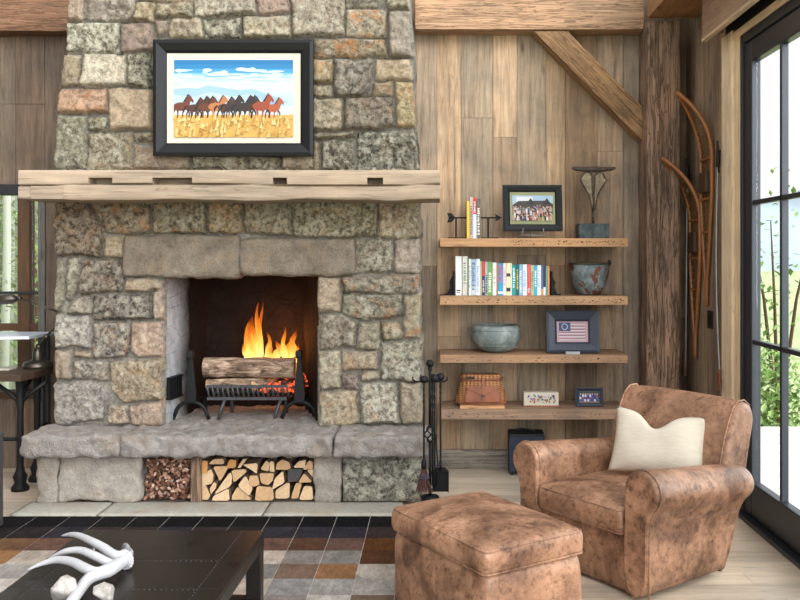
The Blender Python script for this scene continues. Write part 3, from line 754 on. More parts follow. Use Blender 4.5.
    cv = np.zeros(len(bm.verts) * 3); mv = cv.copy()
    me.attributes['Colv'].data.foreach_get('vector', cv); me.attributes['Mixv'].data.foreach_get('vector', mv); bm.free()
    for nm, arr in (('Col', cv), ('Mix', mv)):
        at = me.color_attributes.new(nm, 'FLOAT_COLOR', 'POINT')
        a4 = np.ones((len(arr) // 3, 4)); a4[:, :3] = arr.reshape(-1, 3); at.data.foreach_set('color', a4.ravel())
    for nm in ('Colv', 'Mixv'): me.attributes.remove(me.attributes[nm])
    me.materials.append(M_stone)
    o = bpy.data.objects.new('stone_face', me); COL.objects.link(o); o.parent = fp
    return o
face_of_chimney()
# lintel: two long stones
def fx(x, s): return (x - VX) / s
def fz(y, s): return H - (y - VY) / s
s_ = SF
def rbox_poly(name, mat, x0, x1, y0, y1, z0, z1, **k):
    return rough_box(name, mat, x0, x1, y0, y1, z0, z1, parent=fp, **k)
plab(rbox_poly('lintel_stone', M_lintel, fx(124, s_), fx(241, s_), YFC - .055, YFC + .28, fz(278, s_), fz(235, s_), res=.018, amp=.011, r=.03, seed=3), 'smooth tan lintel stone')
plab(rbox_poly('lintel_stone', M_lintel, fx(239.5, s_), fx(355.5, s_), YFC - .05, YFC + .28, fz(275.5, s_), fz(239, s_), res=.018, amp=.011, r=.03, seed=4), 'smooth grey lintel stone')
# firebox: back, splayed cheeks, roof
m = MB()
xl0, xl1, xr0, xr1 = fx(163.5, s_) - .016, -1.618, fx(318, s_) + .018, -.9336; yb = 6.19; z0, z1 = .44, 1.44
def grid(a, b, c, d, n=16):
    vs = []; fs = []
    for i in range(n + 1):
        for j in range(n + 1):
            u, v = i / n, j / n
            p = (Vector(a) * (1 - u) + Vector(b) * u) * (1 - v) + (Vector(d) * (1 - u) + Vector(c) * u) * v
            vs.append(p)
    for i in range(n):
        for j in range(n):
            q = i * (n + 1) + j; fs.append((q, q + n + 1, q + n + 2, q + 1))
    m.add(vs, fs, (1, 1, 1), 0, True)
ya = YFC - .002
grid((xl0, ya, z0), (xl1, yb, z0), (xl1, yb, z1), (xl0, ya, z1)); grid((xl1, yb, z0), (xr1, yb, z0), (xr1, yb, z1), (xl1, yb, z1))
grid((xr1, yb, z0), (xr0, ya, z0), (xr0, ya, z1), (xr1, yb, z1)); grid((xl0, ya, z1), (xl1, yb, z1), (xr1, yb, z1), (xr0, ya, z1))
for i, v in enumerate(m.v):
    p = np.array(v); e = float(fbm(p[None], 7, 3, 5)[0]) * (.012 if v[1] > YFC + .06 else .0)
    if .45 < v[2] < 1.43: m.v[i] = (v[0] + e, v[1] + e, v[2])
plab(m.build('firebox', M_soot, fp, fix=False), 'sooty stone firebox')
m = MB()                                                     # ash door on the left cheek
t0, t1 = .10, .30
def cheek(t, z, off): return Vector((xl0 + (xl1 - xl0) * t + off, ya + (yb - ya) * t, z))
A, B = cheek(.10, 0, .014), cheek(.36, 0, .014)
m.bar((A.x, A.y, .665), (B.x, B.y, .665), .02, .14)
for zz in (.60, .73): m.bar((A.x, A.y, zz), (B.x, B.y, zz), .04, .012)
plab(m.build('ash_door', M_iron, fp), 'small black iron ash door')
# hearth: three slabs of rough stone
sh = 169.4
hz0, hz1 = .318, .449
for (xa, xb, sd, dy) in ((20, 118.5, 11, .0), (118.5, 333, 12, .012), (333, 430, 13, .0)):
    rbox_poly('hearth_slab', M_hearth, fx(xa, sh), fx(xb, sh), 5.136 + dy - .01, 5.50 if xa != 118.5 else 6.2, hz0, hz1, res=.013, amp=.010, nscale=22, r=.025, seed=sd)
# base under the hearth
sb = 165.5; by0 = 5.257
for (xa, xb, sd, c) in ((36, 58, 21, (170, 156, 136)), (58, 141, 22, 0), (314, 341, 23, 0), (342, 421, 24, 0)):
    o = rbox_poly('base_stone', M_base, fx(xa, sb), fx(xb, sb), by0, 5.7, .018, .325, res=.016, amp=.014, nscale=12, r=.02, seed=sd)
    if xa == 342:
        o.data.materials.clear(); o.data.materials.append(M_stone)
        nv = len(o.data.vertices)
        for nm, cc in (('Col', (*lin((150, 146, 130)), 1)), ('Mix', (.8, .05, .7, 1))):
            if nm in o.data.color_attributes: o.data.color_attributes.remove(o.data.color_attributes[nm])
            o.data.color_attributes.new(nm, 'FLOAT_COLOR', 'POINT').data.foreach_set('color', list(cc) * nv)
        plab(o, 'dark speckled base stone')
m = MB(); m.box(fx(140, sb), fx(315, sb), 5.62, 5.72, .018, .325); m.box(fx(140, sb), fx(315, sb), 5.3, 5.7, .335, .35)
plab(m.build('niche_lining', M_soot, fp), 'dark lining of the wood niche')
m = MB(); m.box(fx(190, sb), fx(200.5, sb), by0 + .01, 5.62, .02, .325, lin((146, 122, 102)))
plab(m.build('niche_divider', M_beam_z, fp, bevel=.003), 'weathered wood divider board')
# low flagstone apron
ss = 173.5
for xa, xb, sd in ((8.5, 96, 1), (97, 262, 2), (263, 402, 3)):
    rbox_poly('apron_flagstone', M_flag, fx(xa, ss), fx(xb, ss) - .004, 5.022, 5.30, .002, .02, res=.03, amp=.0015, r=.004, seed=sd)

# ================================================================= MANTEL with mortise slots
sm = 170.0
mt = thing('mantel_beam', (fx(229, sm), 5.118, fz(199.5, sm)), 'long pale hewn timber mantel with mortise slots across the stone chimney', 'mantel')
mx0, mx1 = fx(18, sm), fx(440, sm); mz0, mz1 = fz(199.5, sm), fz(170, sm)
slots = [(88, 112), (152, 192), (273, 287), (367, 383)]
def mantel():
    # front cut into columns so that the slots are real pockets
    o = mt.location; n = 260; zs = np.linspace(mz0, mz1, 22); zs = np.unique(np.concatenate([zs, [fz(184.2, sm), fz(177.5, sm)]]))
    xs = set(np.linspace(mx0, mx1, n).tolist())
    for a, b in slots: xs |= {fx(a, sm), fx(b, sm)}
    xs = np.array(sorted(xs)); zs = np.array(sorted(zs))
    yf = 5.118; yb_ = YFC + .03
    Xg, Zg = np.meshgrid(xs, zs)
    q = np.stack([Xg * .8, Zg * 6, np.zeros_like(Xg)], -1); e = fbm(q, 2.2, 3, 5) * .005
    crack = np.exp(-((Zg - (fz(184.6, sm) + .006 * np.sin(Xg * 3.1) + fbm(q, 1.2, 2, 9) * .004)) / .0026) ** 2) * (fbm(q, 1.1, 2, 3) > -.35)
    Yg = yf + e + crack * .03
    edge = np.minimum(np.minimum(Zg - mz0, mz1 - Zg), .012); Yg += (.012 - edge) * .6
    zb = Zg.copy(); zb[0] += fbm(q[0], 5, 3, 4) * .006
    nr, nc = Xg.shape
    vs = np.stack([Xg - o.x, Yg - o.y, zb - o.z], -1).reshape(-1, 3).tolist(); fs = []
    def pocket(i, j):
        xm = (xs[j] + xs[j + 1]) / 2; zm = (zs[i] + zs[i + 1]) / 2
        return fz(184.3, sm) < zm < fz(177.4, sm) and any(fx(a, sm) - 1e-6 < xm < fx(b, sm) + 1e-6 for a, b in slots)
    for i in range(nr - 1):
        for j in range(nc - 1):
            if not pocket(i, j): fs.append((i * nc + j, i * nc + j + 1, (i + 1) * nc + j + 1, (i + 1) * nc + j))
    bm = bmesh.new(); V = [bm.verts.new(v) for v in vs]
    for f in fs: bm.faces.new([V[k] for k in f])
    bmesh.ops.delete(bm, geom=[v for v in bm.verts if not v.link_faces], context='VERTS')
    ex = bmesh.ops.extrude_edge_only(bm, edges=[e_ for e_ in bm.edges if e_.is_boundary])
    newv = [v for v in ex['geom'] if isinstance(v, bmesh.types.BMVert)]
    for v in newv:
        X, Z = v.co.x + o.x, v.co.z + o.z
        ins = mz0 + .03 < Z < mz1 - .02 and mx0 + .05 < X < mx1 - .05
        v.co.y = (yf + .13 if ins else yb_) - o.y
    edges2 = [e_ for e_ in bm.edges if e_.is_boundary]
    bmesh.ops.holes_fill(bm, edges=edges2, sides=0)
    bmesh.ops.recalc_face_normals(bm, faces=bm.faces)
    me = bpy.data.meshes.new('beam'); bm.to_mesh(me); bm.free()
    at = me.color_attributes.new('Col', 'FLOAT_COLOR', 'POINT'); c = lin((157, 141, 121))
    at.data.foreach_set('color', [k for _ in range(len(me.vertices)) for k in (*c, 1)])
    me.materials.append(M_mantel); ob = bpy.data.objects.new('beam', me); COL.objects.link(ob); ob.parent = mt
mantel()
m = MB(); o = mt.location
xa, xb = fx(31, sm), fx(63, sm)
m.box(xa - o.x, xb - o.x, -.006, .0, fz(199, sm) - o.z, fz(186, sm) - o.z, lin((150, 135, 116)))
plab(m.build('patch_board', M_mantel, mt, bevel=.002), 'let-in repair patch at the left end')

# ================================================================= FRAMED PICTURES
def framed(name, loc, wd, ht, fw, mw, depth, label, fmat, mmat, tilt=0, rz=0, mh=None):
    t = thing(name, loc, label, 'picture', rz); t.rotation_euler = (-tilt, 0, rz)
    m = MB()
    prof = [(0, 0), (0, -depth), (fw * .25, -depth * 1.15), (fw * .8, -depth * .75), (fw, -depth * .45), (fw, 0)]
    outer = [(-wd / 2, 0), (wd / 2, 0), (wd / 2, ht), (-wd / 2, ht)]; sg = [(1, 1), (-1, 1), (-1, -1), (1, -1)]
    vs = []; fs = []; k = len(prof)
    for (x, z), (sx, sz) in zip(outer, sg):
        for d, y in prof: vs.append((x + sx * d, y, z + sz * d))
    for i in range(4):
        j = (i + 1) % 4
        for a in range(k - 1): fs.append((i * k + a, j * k + a, j * k + a + 1, i * k + a + 1))
    m.add(vs, fs); m.box(-wd / 2 + .004, wd / 2 - .004, -.004, .004, .004, ht - .004)
    m.build('frame', fmat, t)
    if mw:
        mh = mh or mw
        m = MB(); i = fw - .002
        m.box(-wd / 2 + i, wd / 2 - i, -depth * .35, -.004, i, ht - i); m.build('mat_board', mmat, t)
    return t
def print_on(t, x0, x1, z0, z1, y, items, name='print'):
    """items: polygons in 0..1 across / up, painted in order as thin layers of one flat print"""
    m = MB(); k = 0
    for c, poly in items:
        yy = y - k * .00004; k += 1
        P = [(x0 + (x1 - x0) * u, yy, z0 + (z1 - z0) * v) for u, v in poly]
        m.add(P, [tuple(range(len(P)))], [v * .66 for v in lin(c)])
    return m.build(name, M_print, t)
def rect(a, b, c, d): return [(a, c), (b, c), (b, d), (a, d)]
sp = 162.0
fc = pt(233.2, 155.8, F / sp)
pic = framed('framed_picture', (fc.x, 5.40, fc.z), 160 / sp, 116.2 / sp, 13 / sp, 9 / sp, .035, 'black framed picture of running horses above the mantel', M_blackf, M_mat_w)
items = [((30, 120, 176), rect(0, 1, 0, 1))]
sky = [(42, 130, 182), (70, 158, 204), (130, 192, 224), (184, 216, 234), (206, 226, 238), (212, 230, 240), (200, 222, 238), (190, 214, 232)]
for k, c in enumerate(sky): items.append((c, rect(0, 1, .28, .94 - k * .055)))
rr = random.Random(4)
for k in range(60):
    cx, cy, a, b = rr.random(), rr.uniform(.68, .88), rr.uniform(.02, .09), rr.uniform(.008, .026)
    items.append((rr.choice([(204, 222, 236), (214, 228, 238), (188, 212, 230), (198, 218, 234)]), [(min(1, max(0, cx + a * math.cos(2 * PI * j / 12))), cy + b * math.sin(2 * PI * j / 12)) for j in range(12)]))
items.append(((158, 192, 222), [(0, .3), (1, .3), (1, .42), (.9, .5), (.78, .56), (.66, .63), (.55, .61), (.42, .64), (.28, .67), (.2, .63), (.1, .64), (0, .62)]))
items.append(((186, 210, 230), [(0, .3), (1, .3), (1, .46), (.8, .42), (.66, .56), (.5, .53), (.3, .58), (.15, .52), (0, .55)]))
items.append(((214, 226, 236), [(0, .28), (1, .28), (1, .40), (.7, .40), (.4, .42), (0, .42)]))
items.append(((214, 170, 84), rect(0, 1, 0, .29)))
def horse(cx, base, sc, c):
    def T(P): return [(min(1, max(0, cx + u * sc * .44)), base + v * sc) for u, v in P]
    dk = tuple(v * .5 for v in c)
    for a, b, d in ((-.34, -.52, dk), (.30, .50, dk), (-.26, -.20, c), (.22, .10, c)):
        items.append((d, T([(a - .08, .42), (a + .09, .42), (b + .06, .22), (b + .02, .0), (b - .05, .0), (b - .03, .2)])))
    items.append((dk, T([(-.46, .56), (-.62, .58), (-.78, .40), (-.72, .24), (-.62, .42)])))
    items.append((c, T([(.50 * math.cos(a), .47 + .18 * math.sin(a)) for a in [2 * PI * k / 16 for k in range(16)]])))
    items.append((c, T([(.16, .60), (.48, .42), (.62, .74), (.46, .92)])))
    items.append((c, T([(.42, .93), (.52, .97), (.66, .86), (.80, .70), (.74, .62), (.58, .72), (.48, .80)])))
    items.append((dk, T([(.10, .64), (.42, .99), (.50, 1.0), (.40, .86), (.24, .66)])))
for cx, sc_, c in ((.62, .30, (62, 48, 40)), (.22, .29, (76, 46, 32)), (.06, .31, (110, 58, 36)), (.17, .27, (82, 48, 34)), (.27, .29, (104, 56, 36)), (.355, .30, (190, 120, 66)), (.43, .28, (84, 56, 42)), (.49, .30, (56, 42, 38)), (.585, .30, (48, 40, 36)), (.83, .27, (176, 88, 50)), (.73, .32, (158, 70, 42))):
    horse(cx, .25, sc_, c)
for k in range(170):
    cx, cy, hh = rr.random(), rr.uniform(0, .27), rr.uniform(.03, .09)
    items.append((rr.choice([(226, 186, 104), (232, 196, 120), (198, 148, 66), (212, 166, 78), (178, 128, 54), (238, 206, 138)]), [(max(0, cx - .012), max(0, cy - hh / 2)), (min(1, cx + .012), max(0, cy - hh / 2)), (min(1, cx + .006), cy + hh)]))
print_on(pic, -60 / sp, 59.5 / sp, 18.8 / sp, 96.5 / sp, -.0135, items)

# ================================================================= FIRE
Yg = 5.66; sg_ = F / Yg
zh = hz1 - .003
def andiron(px, label):
    t = thing('andiron', (fx(px, sg_), Yg, zh), label, 'andiron', group='pair of andirons')
    m = MB()
    prof = [(-.022, .10), (.022, .10), (.052, .22), (.034, .30), (.020, .40), (-.020, .40), (-.034, .30), (-.052, .22)]
    prof = [(-.032, .115), (.032, .115), (.037, .17), (.026, .27), (.012, .41), (-.012, .41), (-.026, .27), (-.037, .17)]
    m.prism(prof, -.014, .014, 'y'); m.build('shaft', M_iron, t, bevel=.004)
    m = MB(); m.box(-.02, .02, -.05, .018, .405, .455); m.build('knob', M_iron, t, bevel=.008)
    m = MB(); pts = []
    for k in range(13):
        a = PI * k / 12; pts.append((-.105 * math.cos(a), -.0, .005 + .115 * math.sin(a) ** .8))
    m.tube([(p[0] * (1.12 if i in (0, 12) else 1), 0, p[2]) for i, p in enumerate(pts)], .013, 8); m.build('arched_foot', M_iron, t)
    m = MB(); m.bar((0, 0, .12), (0, .36, .12), .024, .03); m.bar((0, .35, .12), (0, .35, .0), .024); m.build('log_rest', M_iron, t)
    return t
andiron(191, 'black iron andiron left of the burning logs'); andiron(299.5, 'black iron andiron right of the burning logs')
gx0, gx1 = fx(199, sg_), fx(293, sg_)
gr = thing('fire_grate', ((gx0 + gx1) / 2, Yg + .06, zh), 'cast iron fire grate of slanted bars under the logs', 'grate'); hw = (gx1 - gx0) / 2 - .045
m = MB()
for zz in (.215, .135): m.bar((-hw, -.03, zz), (hw, -.03, zz), .018)
m.bar((-hw, .16, .15), (hw, .16, .15), .02)
m.build('rail', M_iron2, gr)
m = MB()
for k in range(17):
    x = -hw + 2 * hw * k / 16; m.tube([(x, -.04, .22), (x + .012, -.03, .15), (x + .012, .02, .13), (x + .012, .2, .14)], .0075, 6)
m.build('bars', M_iron2, gr)
for x in (-hw * .55, hw * .85):
    m = MB(); m.tube([(x, -.03, .13), (x - .02, -.05, .07), (x - .035, -.07, .0)], .012, 6); m.build('leg', M_iron2, gr)
    m = MB(); m.tube([(x, .16, .14), (x, .17, .0)], .012, 6); m.build('leg', M_iron2, gr)
def log(name, a, b, r, label, seed, group=None, cut=.12):
    a = Vector(a); b = Vector(b); n = 18; k = 16; d = (b - a).normalized(); up = Vector((0, 0, 1)); sx = d.cross(up).normalized(); sz = sx.cross(d)
    m = MB(); vs = []; fs = []
    for i in range(n + 1):
        for j in range(k):
            t = 2 * PI * j / k; p = a.lerp(b, i / n); rr_ = r * (1 + .12 * float(fbm(np.array([[i * .3, math.cos(t) * 1.2 + seed, math.sin(t) * 1.2]]), 1.2, 3, seed)[0]))
            vs.append(p + sx * math.cos(t) * rr_ + sz * math.sin(t) * rr_)
    for i in range(n):
        for j in range(k): fs.append((i * k + j, i * k + (j + 1) % k, (i + 1) * k + (j + 1) % k, (i + 1) * k + j))
    m.add(vs, fs, (1, 1, 1), 0, True); m.add(vs[:k], [tuple(range(k - 1, -1, -1))], lin((206, 168, 122)), 1); m.add(vs[-k:], [tuple(range(k))], lin((206, 168, 122)), 1)
    o = m.build(name, [M_bark, M_end], None, (a + b) / 2 - Vector((0, 0, r)))
    return tag(o, label, 'log', group)
sl = 148.7; zg = zh + .16
log('fire_log', (fx(207, sl), 5.78, .775), (fx(296, sl), 5.80, .765), .068, 'thick bark covered log on top of the fire grate', 1)
log('fire_log', (fx(211, sl), 5.74, .665), (fx(266, sl), 5.74, .672), .036, 'thin log on the grate under the thick burning log', 2)
log('fire_log', (fx(258, sl), 5.70, .660), (fx(272, sl), 5.90, .668), .03, 'short split piece on the grate beside the thin log', 3)
def ember_mat():
    t = NT('glowing_embers'); v = t.coord(); n = t.noise(v, 14, 6, .7, .4)
    b = t.n('ShaderNodeBsdfPrincipled'); b.inputs['Base Color'].default_value = (.03, .025, .022, 1); b.inputs['Roughness'].default_value = .95
    t.l(t.ramp(n, [(.5, (.0, 0, 0)), (.6, (.9, .10, .02)), (.72, (1, .34, .06))]), b.inputs['Emission Color']); b.inputs['Emission Strength'].default_value = 1.3
    t.l(b.outputs[0], t.out.inputs[0]); return t.m
M_ember = ember_mat()
m = MB(); rr = random.Random(9)
for k in range(60):
    c = Vector((rr.uniform(-.02, .29), rr.uniform(-.05, .16), rr.uniform(.0, .07))); r = rr.uniform(.015, .035)
    m.ball(c, r, 7, sc=(1.3, 1, .8))
for k in range(9):
    m.ball((rr.uniform(.2, .27), rr.uniform(-.02, .06), .05 + k * .005), .025, 8, sc=(1, 1, 1.2))
o = m.build('glowing_embers', M_ember, None); o.location = (fx(262, sl), 5.84, zh + .165)
tag(o, 'heap of glowing embers under the logs in the grate', 'embers', kind='stuff')
def flame_mat():
    t = NT('flame'); tc = t.n('ShaderNodeTexCoord'); sp_ = t.n('ShaderNodeSeparateXYZ'); t.l(tc.outputs['Generated'], sp_.inputs[0])
    n = t.noise(t.coord((1, 1, .3)), 26, 4, .6, .8)
    hgt = t.math('ADD', sp_.outputs['Z'], t.math('MULTIPLY', t.math('SUBTRACT', n, .5), .75))
    col = t.ramp(hgt, [(.05, (1, .66, .20)), (.35, (1, .44, .06)), (.65, (1, .25, .02)), (1, (.75, .09, .01))])
    e = t.n('ShaderNodeEmission'); t.l(col, e.inputs[0]); t.l(t.ramp(hgt, [(.1, 1.0), (.75, .55), (1, .3)]), e.inputs[1])
    sm_ = t.n('ShaderNodeMath', operation='MULTIPLY'); t.l(e.inputs[1].links[0].from_socket, sm_.inputs[0]); sm_.inputs[1].default_value = FLAME; t.l(sm_.outputs[0], e.inputs[1])
    tr = t.n('ShaderNodeBsdfTransparent'); ms = t.n('ShaderNodeMixShader'); t.l(t.ramp(hgt, [(0, .9), (.5, .62), (.8, .4), (1.0, .08)]), ms.inputs[0])
    t.l(tr.outputs[0], ms.inputs[1]); t.l(e.outputs[0], ms.inputs[2]); t.l(ms.outputs[0], t.out.inputs[0]); return t.m
fire = thing('fire', (fx(270, 146.5), 5.93, .72), 'bright orange flames rising behind the logs in the firebox', 'fire')
M_flame = flame_mat()
sfl = 146.5
def tongue(px, py0, py1, wpx, lean, seed, y=0):
    m = MB(); n = 22; rs = []; P = []; r0 = random.Random(seed); ph = r0.uniform(0, 6)
    for i in range(n):
        t = i / (n - 1); x = px + lean * t + wpx * .38 * math.sin(ph + t * 7.0) * (.12 + t * .5); py = py0 + (py1 - py0) * t
        P.append((fx(x, sfl) - fire.location.x, y + .012 * math.sin(ph + 5 * t), fz(py, sfl) - fire.location.z))
        rs.append(max(.0012, wpx / sfl * .5 * (1.25 * (1 - t) ** .75 * (.45 + .55 * min(1, t * 7 + .35))) * (1 + .13 * math.sin(ph * 2 + t * 15))))
    m.tube(P, rs, 12, flat=.6); return m.build('flame', M_flame, fire)
for a in ((251, 359, 315, 13, -1, 1, 0), (257, 359, 302, 9, 1, 2, .03), (261, 359, 299, 7, 1.5, 3, -.02), (247, 359, 337, 9, -2, 4, .02), (249, 360, 326, 9, 3, 14, -.03), (256, 360, 318, 10, -2, 15, .02),
          (269, 359, 331, 8, -1, 5, .01), (276, 359, 340, 9, 2, 6, .03), (272, 360, 344, 9, -2, 16, -.01),
          (285, 359, 326, 8, -1, 7, -.01), (292, 359, 328, 10, 2.5, 8, .02), (288, 360, 336, 11, 0, 9, .04), (296, 362, 342, 6, 2, 17, .0),
          (300, 378, 350, 4, -3, 10, -.05)):
    tongue(*a)
lp = bpy.data.lights.new('fire_glow', 'POINT'); lp.energy = FIREW; lp.color = (1, .34, .08); lp.shadow_soft_size = .08
lo = bpy.data.objects.new('fire_glow', lp); COL.objects.link(lo); lo.location = (fx(282, sfl), 5.98, .90)

# ================================================================= FIREWOOD and pine cones
LG = [
 ([(275,45),(305,45),(305,100),(278,100)], 't', 'square amber end'), ([(306,62),(325,42),(370,38),(372,62)], 't', 'flat wedge'), ([(380,80),(395,42),(425,46),(420,78)], 't', 'darker amber wedge'),
 ([(325,72),(385,70),(388,80),(355,138)], 'm', 'triangular'), ([(275,106),(320,80),(331,110),(324,143),(290,152),(277,143)], 'm', 'rounded five sided'), ([(275,148),(295,148),(316,193),(305,212),(278,212)], 'b', 'narrow slab'),
 ([(315,163),(333,133),(345,140),(342,158),(322,186)], 'm', 'small dark chunk'), ([(330,190),(400,92),(409,110),(407,142),(395,157)], 'm', 'long slanting wedge'), ([(322,214),(330,194),(394,162),(398,214)], 'b', 'broad trapezoid'),
 ([(402,88),(463,84),(468,95),(412,142)], 'm', 'triangular knotty'), ([(428,76),(452,40),(470,40),(450,66),(440,80)], 't', 'thin sliver'), ([(452,60),(518,54),(514,100),(492,84)], 't', 'cream triangular'),
 ([(404,213),(406,193),(430,155),(487,208),(484,213)], 'b', 'half round'), ([(432,150),(465,106),(497,158),(482,195)], 'm', 'broad diamond'), ([(484,106),(518,106),(527,143),(505,153),(479,148)], 'm', 'small blocky'),
 ([(525,84),(550,46),(566,58),(560,94)], 't', 'leaning wedge'), ([(566,50),(583,50),(586,95),(564,93)], 't', 'upright narrow'), ([(523,98),(586,98),(581,128),(560,149),(530,138)], 'm', 'rounded bowl shaped'),
 ([(590,85),(596,56),(620,41),(648,52),(656,77),(640,85)], 't', 'dome shaped'), ([(642,84),(700,80),(702,100),(684,136),(640,137)], 'm', 'charred dark grey'), ([(578,166),(590,117),(624,86),(632,135)], 'm', 'tall leaning'),
 ([(505,214),(511,152),(580,156),(586,212)], 'b', 'wide blocky'), ([(588,208),(590,172),(636,142),(650,142),(648,208)], 'b', 'large square'), ([(655,206),(674,142),(702,140),(686,206)], 'b', 'slim slanting'),
 ([(688,212),(712,152),(745,155),(750,212)], 'b', 'tall rounded'), ([(664,74),(690,47),(721,40),(716,76)], 't', 'quarter round'), ([(706,83),(733,42),(748,50),(750,80)], 't', 'pointed triangular'),
 ([(688,135),(712,94),(750,133)], 'm', 'flat triangular'), ([(722,86),(750,82),(750,120)], 'm', 'tiny corner'),
]
rows = {'t': 'the top row', 'm': 'the middle layer', 'b': 'the bottom row'}
for k, (poly, row, look) in enumerate(LG):
    r0 = random.Random(k + 3); s1 = F / (by0 + .03)
    P = [((135 + x / 4.21), (450 + y / 4.21)) for x, y in poly]
    cx = sum(p[0] for p in P) / len(P); cy = sum(p[1] for p in P) / len(P)
    Q = []
    for i in range(len(P)):
        a, b = P[i], P[(i + 1) % len(P)]
        for t in (0.12, .5, .88):
            x = a[0] + (b[0] - a[0]) * t; y = a[1] + (b[1] - a[1]) * t; j = r0.uniform(-.18, .18)
            x += (x - cx) * (j * .12 - .01); y += (y - cy) * (j * .12 - .01); Q.append((x, y))
    ccol = (78, 76, 74) if k == 19 else r0.choice([(214, 184, 146), (204, 170, 130), (220, 194, 158), (194, 158, 118), (208, 178, 140)])
    if 'amber' in look: ccol = (196, 142, 84)
    yy = by0 + r0.uniform(.015, .05); m = MB()
    W2 = [fx(x, s1) for x, y in Q]; Z2 = [max(.0225, fz(y, s1)) for x, y in Q]
    X0, Z0 = fx(cx, s1), min(Z2)
    m.prism([(x - X0, z - Z0) for x, z in zip(W2, Z2)], 0, .30, 'y', lin((150, 118, 88)), 0, 1, lin(ccol))
    o = m.build('split_log', [M_bark, M_end]); o.location = (X0, yy, Z0)
    same = [q for q in LG if q[1] == row]; n_ = [i for i, q in enumerate(same) if q[0] is poly][0] + 1
    o_ = {1: 'leftmost', 2: 'second', 3: 'third', 4: 'fourth', 5: 'fifth', 6: 'sixth', 7: 'seventh', 8: 'eighth', 9: 'ninth', 10: 'tenth', 11: 'eleventh', 12: 'twelfth', 13: 'thirteenth', 14: 'fourteenth'}[n_]
    pos = 'leftmost' if n_ == 1 else ('rightmost' if n_ == len(same) else o_ + ' from left')
    tag(o, '%s split log, %s in %s of the firewood' % (look, pos, rows[row]), 'log', 'split logs in the firewood niche')
m = MB(); rr = random.Random(12)
cx0, cx1 = fx(141.5, sb), fx(189.5, sb)
for k in range(620):
    x = rr.uniform(cx0 + .012, cx1 - .012); z = .035 + rr.random() * .255; y = by0 + .035 + rr.random() * .05 + .05 * (z > .27)
    a, b = rr.uniform(0, 6.3), rr.uniform(-1, 1); Mx = Matrix.Translation((x - cx0, y, z)) @ Matrix.Rotation(a, 4, 'Y') @ Matrix.Rotation(b, 4, 'X')
    c = rr.choice([(126, 84, 62), (152, 108, 84), (92, 60, 46), (176, 138, 116), (108, 72, 54), (204, 176, 156), (70, 48, 38)])
    w, l = rr.uniform(.004, .008), rr.uniform(.008, .017)
    vs = [Mx @ Vector(p) for p in ((-w, 0, -l), (w, 0, -l), (w * 1.4, -.004, l * .3), (0, -.008, l), (-w * 1.4, -.004, l * .3), (0, .006, 0))]
    m.add(vs, [(0, 1, 2, 3, 4), (0, 5, 1), (1, 5, 2), (2, 5, 3), (3, 5, 4), (4, 5, 0)], lin(c))
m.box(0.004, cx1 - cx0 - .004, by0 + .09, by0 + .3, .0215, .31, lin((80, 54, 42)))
o = m.build('pine_cones', M_chip, None, fix=False); o.location = (cx0, 0, 0)
tag(o, 'brown pine cones filling the small niche left of the firewood', 'pine cones', kind='stuff')
# ================================================================= SHELVES
SFR = 149.0; yf = F / SFR
SZ = []
for k, (yt, yb_, lab, c) in enumerate(((238.3, 246.8, 'top floating wood shelf holding four books and the easel frame', (184, 144, 106)), (296.2, 305, 'second floating wood shelf, with the long row of books', (172, 138, 104)),
                                  (354.8, 363, 'third floating wood shelf, with the bowl and flag frame', (158, 126, 98)), (409.5, 419.6, 'lowest floating wood shelf, with the wicker creel', (154, 128, 106)))):
    z1, z0 = fz(yt, SFR), fz(yb_, SFR); SZ.append(z1)
    m = MB(); m.box(.04, 1.302, yf, YW - .008, z0, z1, lin(c)); rr = random.Random(50 + k)
    for q in range(90 if k in (0, 1) else 46):                     # old nail and worm holes in the front edge
        x, z, r = rr.uniform(.06 if k != 0 else .5, 1.28), z0 + (z1 - z0) * rr.choice((.3, .34, .62, .68, .5)) + rr.uniform(-.003, .003), rr.uniform(.0018, .0036)
        m.add([(x + r * 1.6 * math.cos(a), yf - .0006, z + r * math.sin(a)) for a in [2 * PI * j / 7 for j in range(7)]], [tuple(range(7))], lin((46, 34, 28)))
    o = m.build('wall_shelf', M_shelf, None, bevel=.003)
    tag(o, lab, 'shelf', 'floating shelves right of the chimney')
Z1, Z2, Z3, Z4 = SZ
# nail holes of the reclaimed shelves
def book(px0, px1, pyt, sy, zb, col, label, group, title=None, cap=None, depth=.19, dy=0, bands=()):
    s = F / sy; x0, x1 = fx(px0, s) + .0006, fx(px1, s) - .0006; h = fz(pyt, s) - zb; wd = max(.006, x1 - x0)
    y0 = sy + dy
    t = thing('book', (x0 + wd / 2, y0, zb), label, 'book', group=group); c = lin(col)
    m = MB(); cv = min(.0022, wd * .18)
    m.box(-wd / 2, -wd / 2 + cv, .002, depth, 0, h, c); m.box(wd / 2 - cv, wd / 2, .002, depth, 0, h, c)
    m.box(-wd / 2, wd / 2, -.0008, .0025, 0, h, c)
    for (f0, f1, bc) in bands: m.box(-wd / 2 - .0002, wd / 2 + .0002, -.0012, .0026, h * f0, h * f1, lin(bc))
    m.build('cover', M_book, t)
    m = MB(); m.box(-wd / 2 + cv, wd / 2 - cv, .003, depth - .004, .003, h - .004); m.build('pages', M_page, t)
    if title:
        m = MB(); rr = random.Random(int(px0 * 31)); z = h * title[1]; tw = wd * .34
        while z < h * title[2]:
            ln = rr.uniform(.004, .011); m.box(-tw, tw * rr.uniform(.3, 1), -.0016, -.0011, z, z + ln, lin(title[0])); z += ln + rr.choice((.003, .003, .008))
        m.build('spine_lettering', M_book, t)
    return t
g1 = 'four books on the top shelf'; sy = 5.96
book(466.8, 469.6, 201, sy, Z1, (226, 186, 60), 'thin yellow book, leftmost on the top shelf', g1)
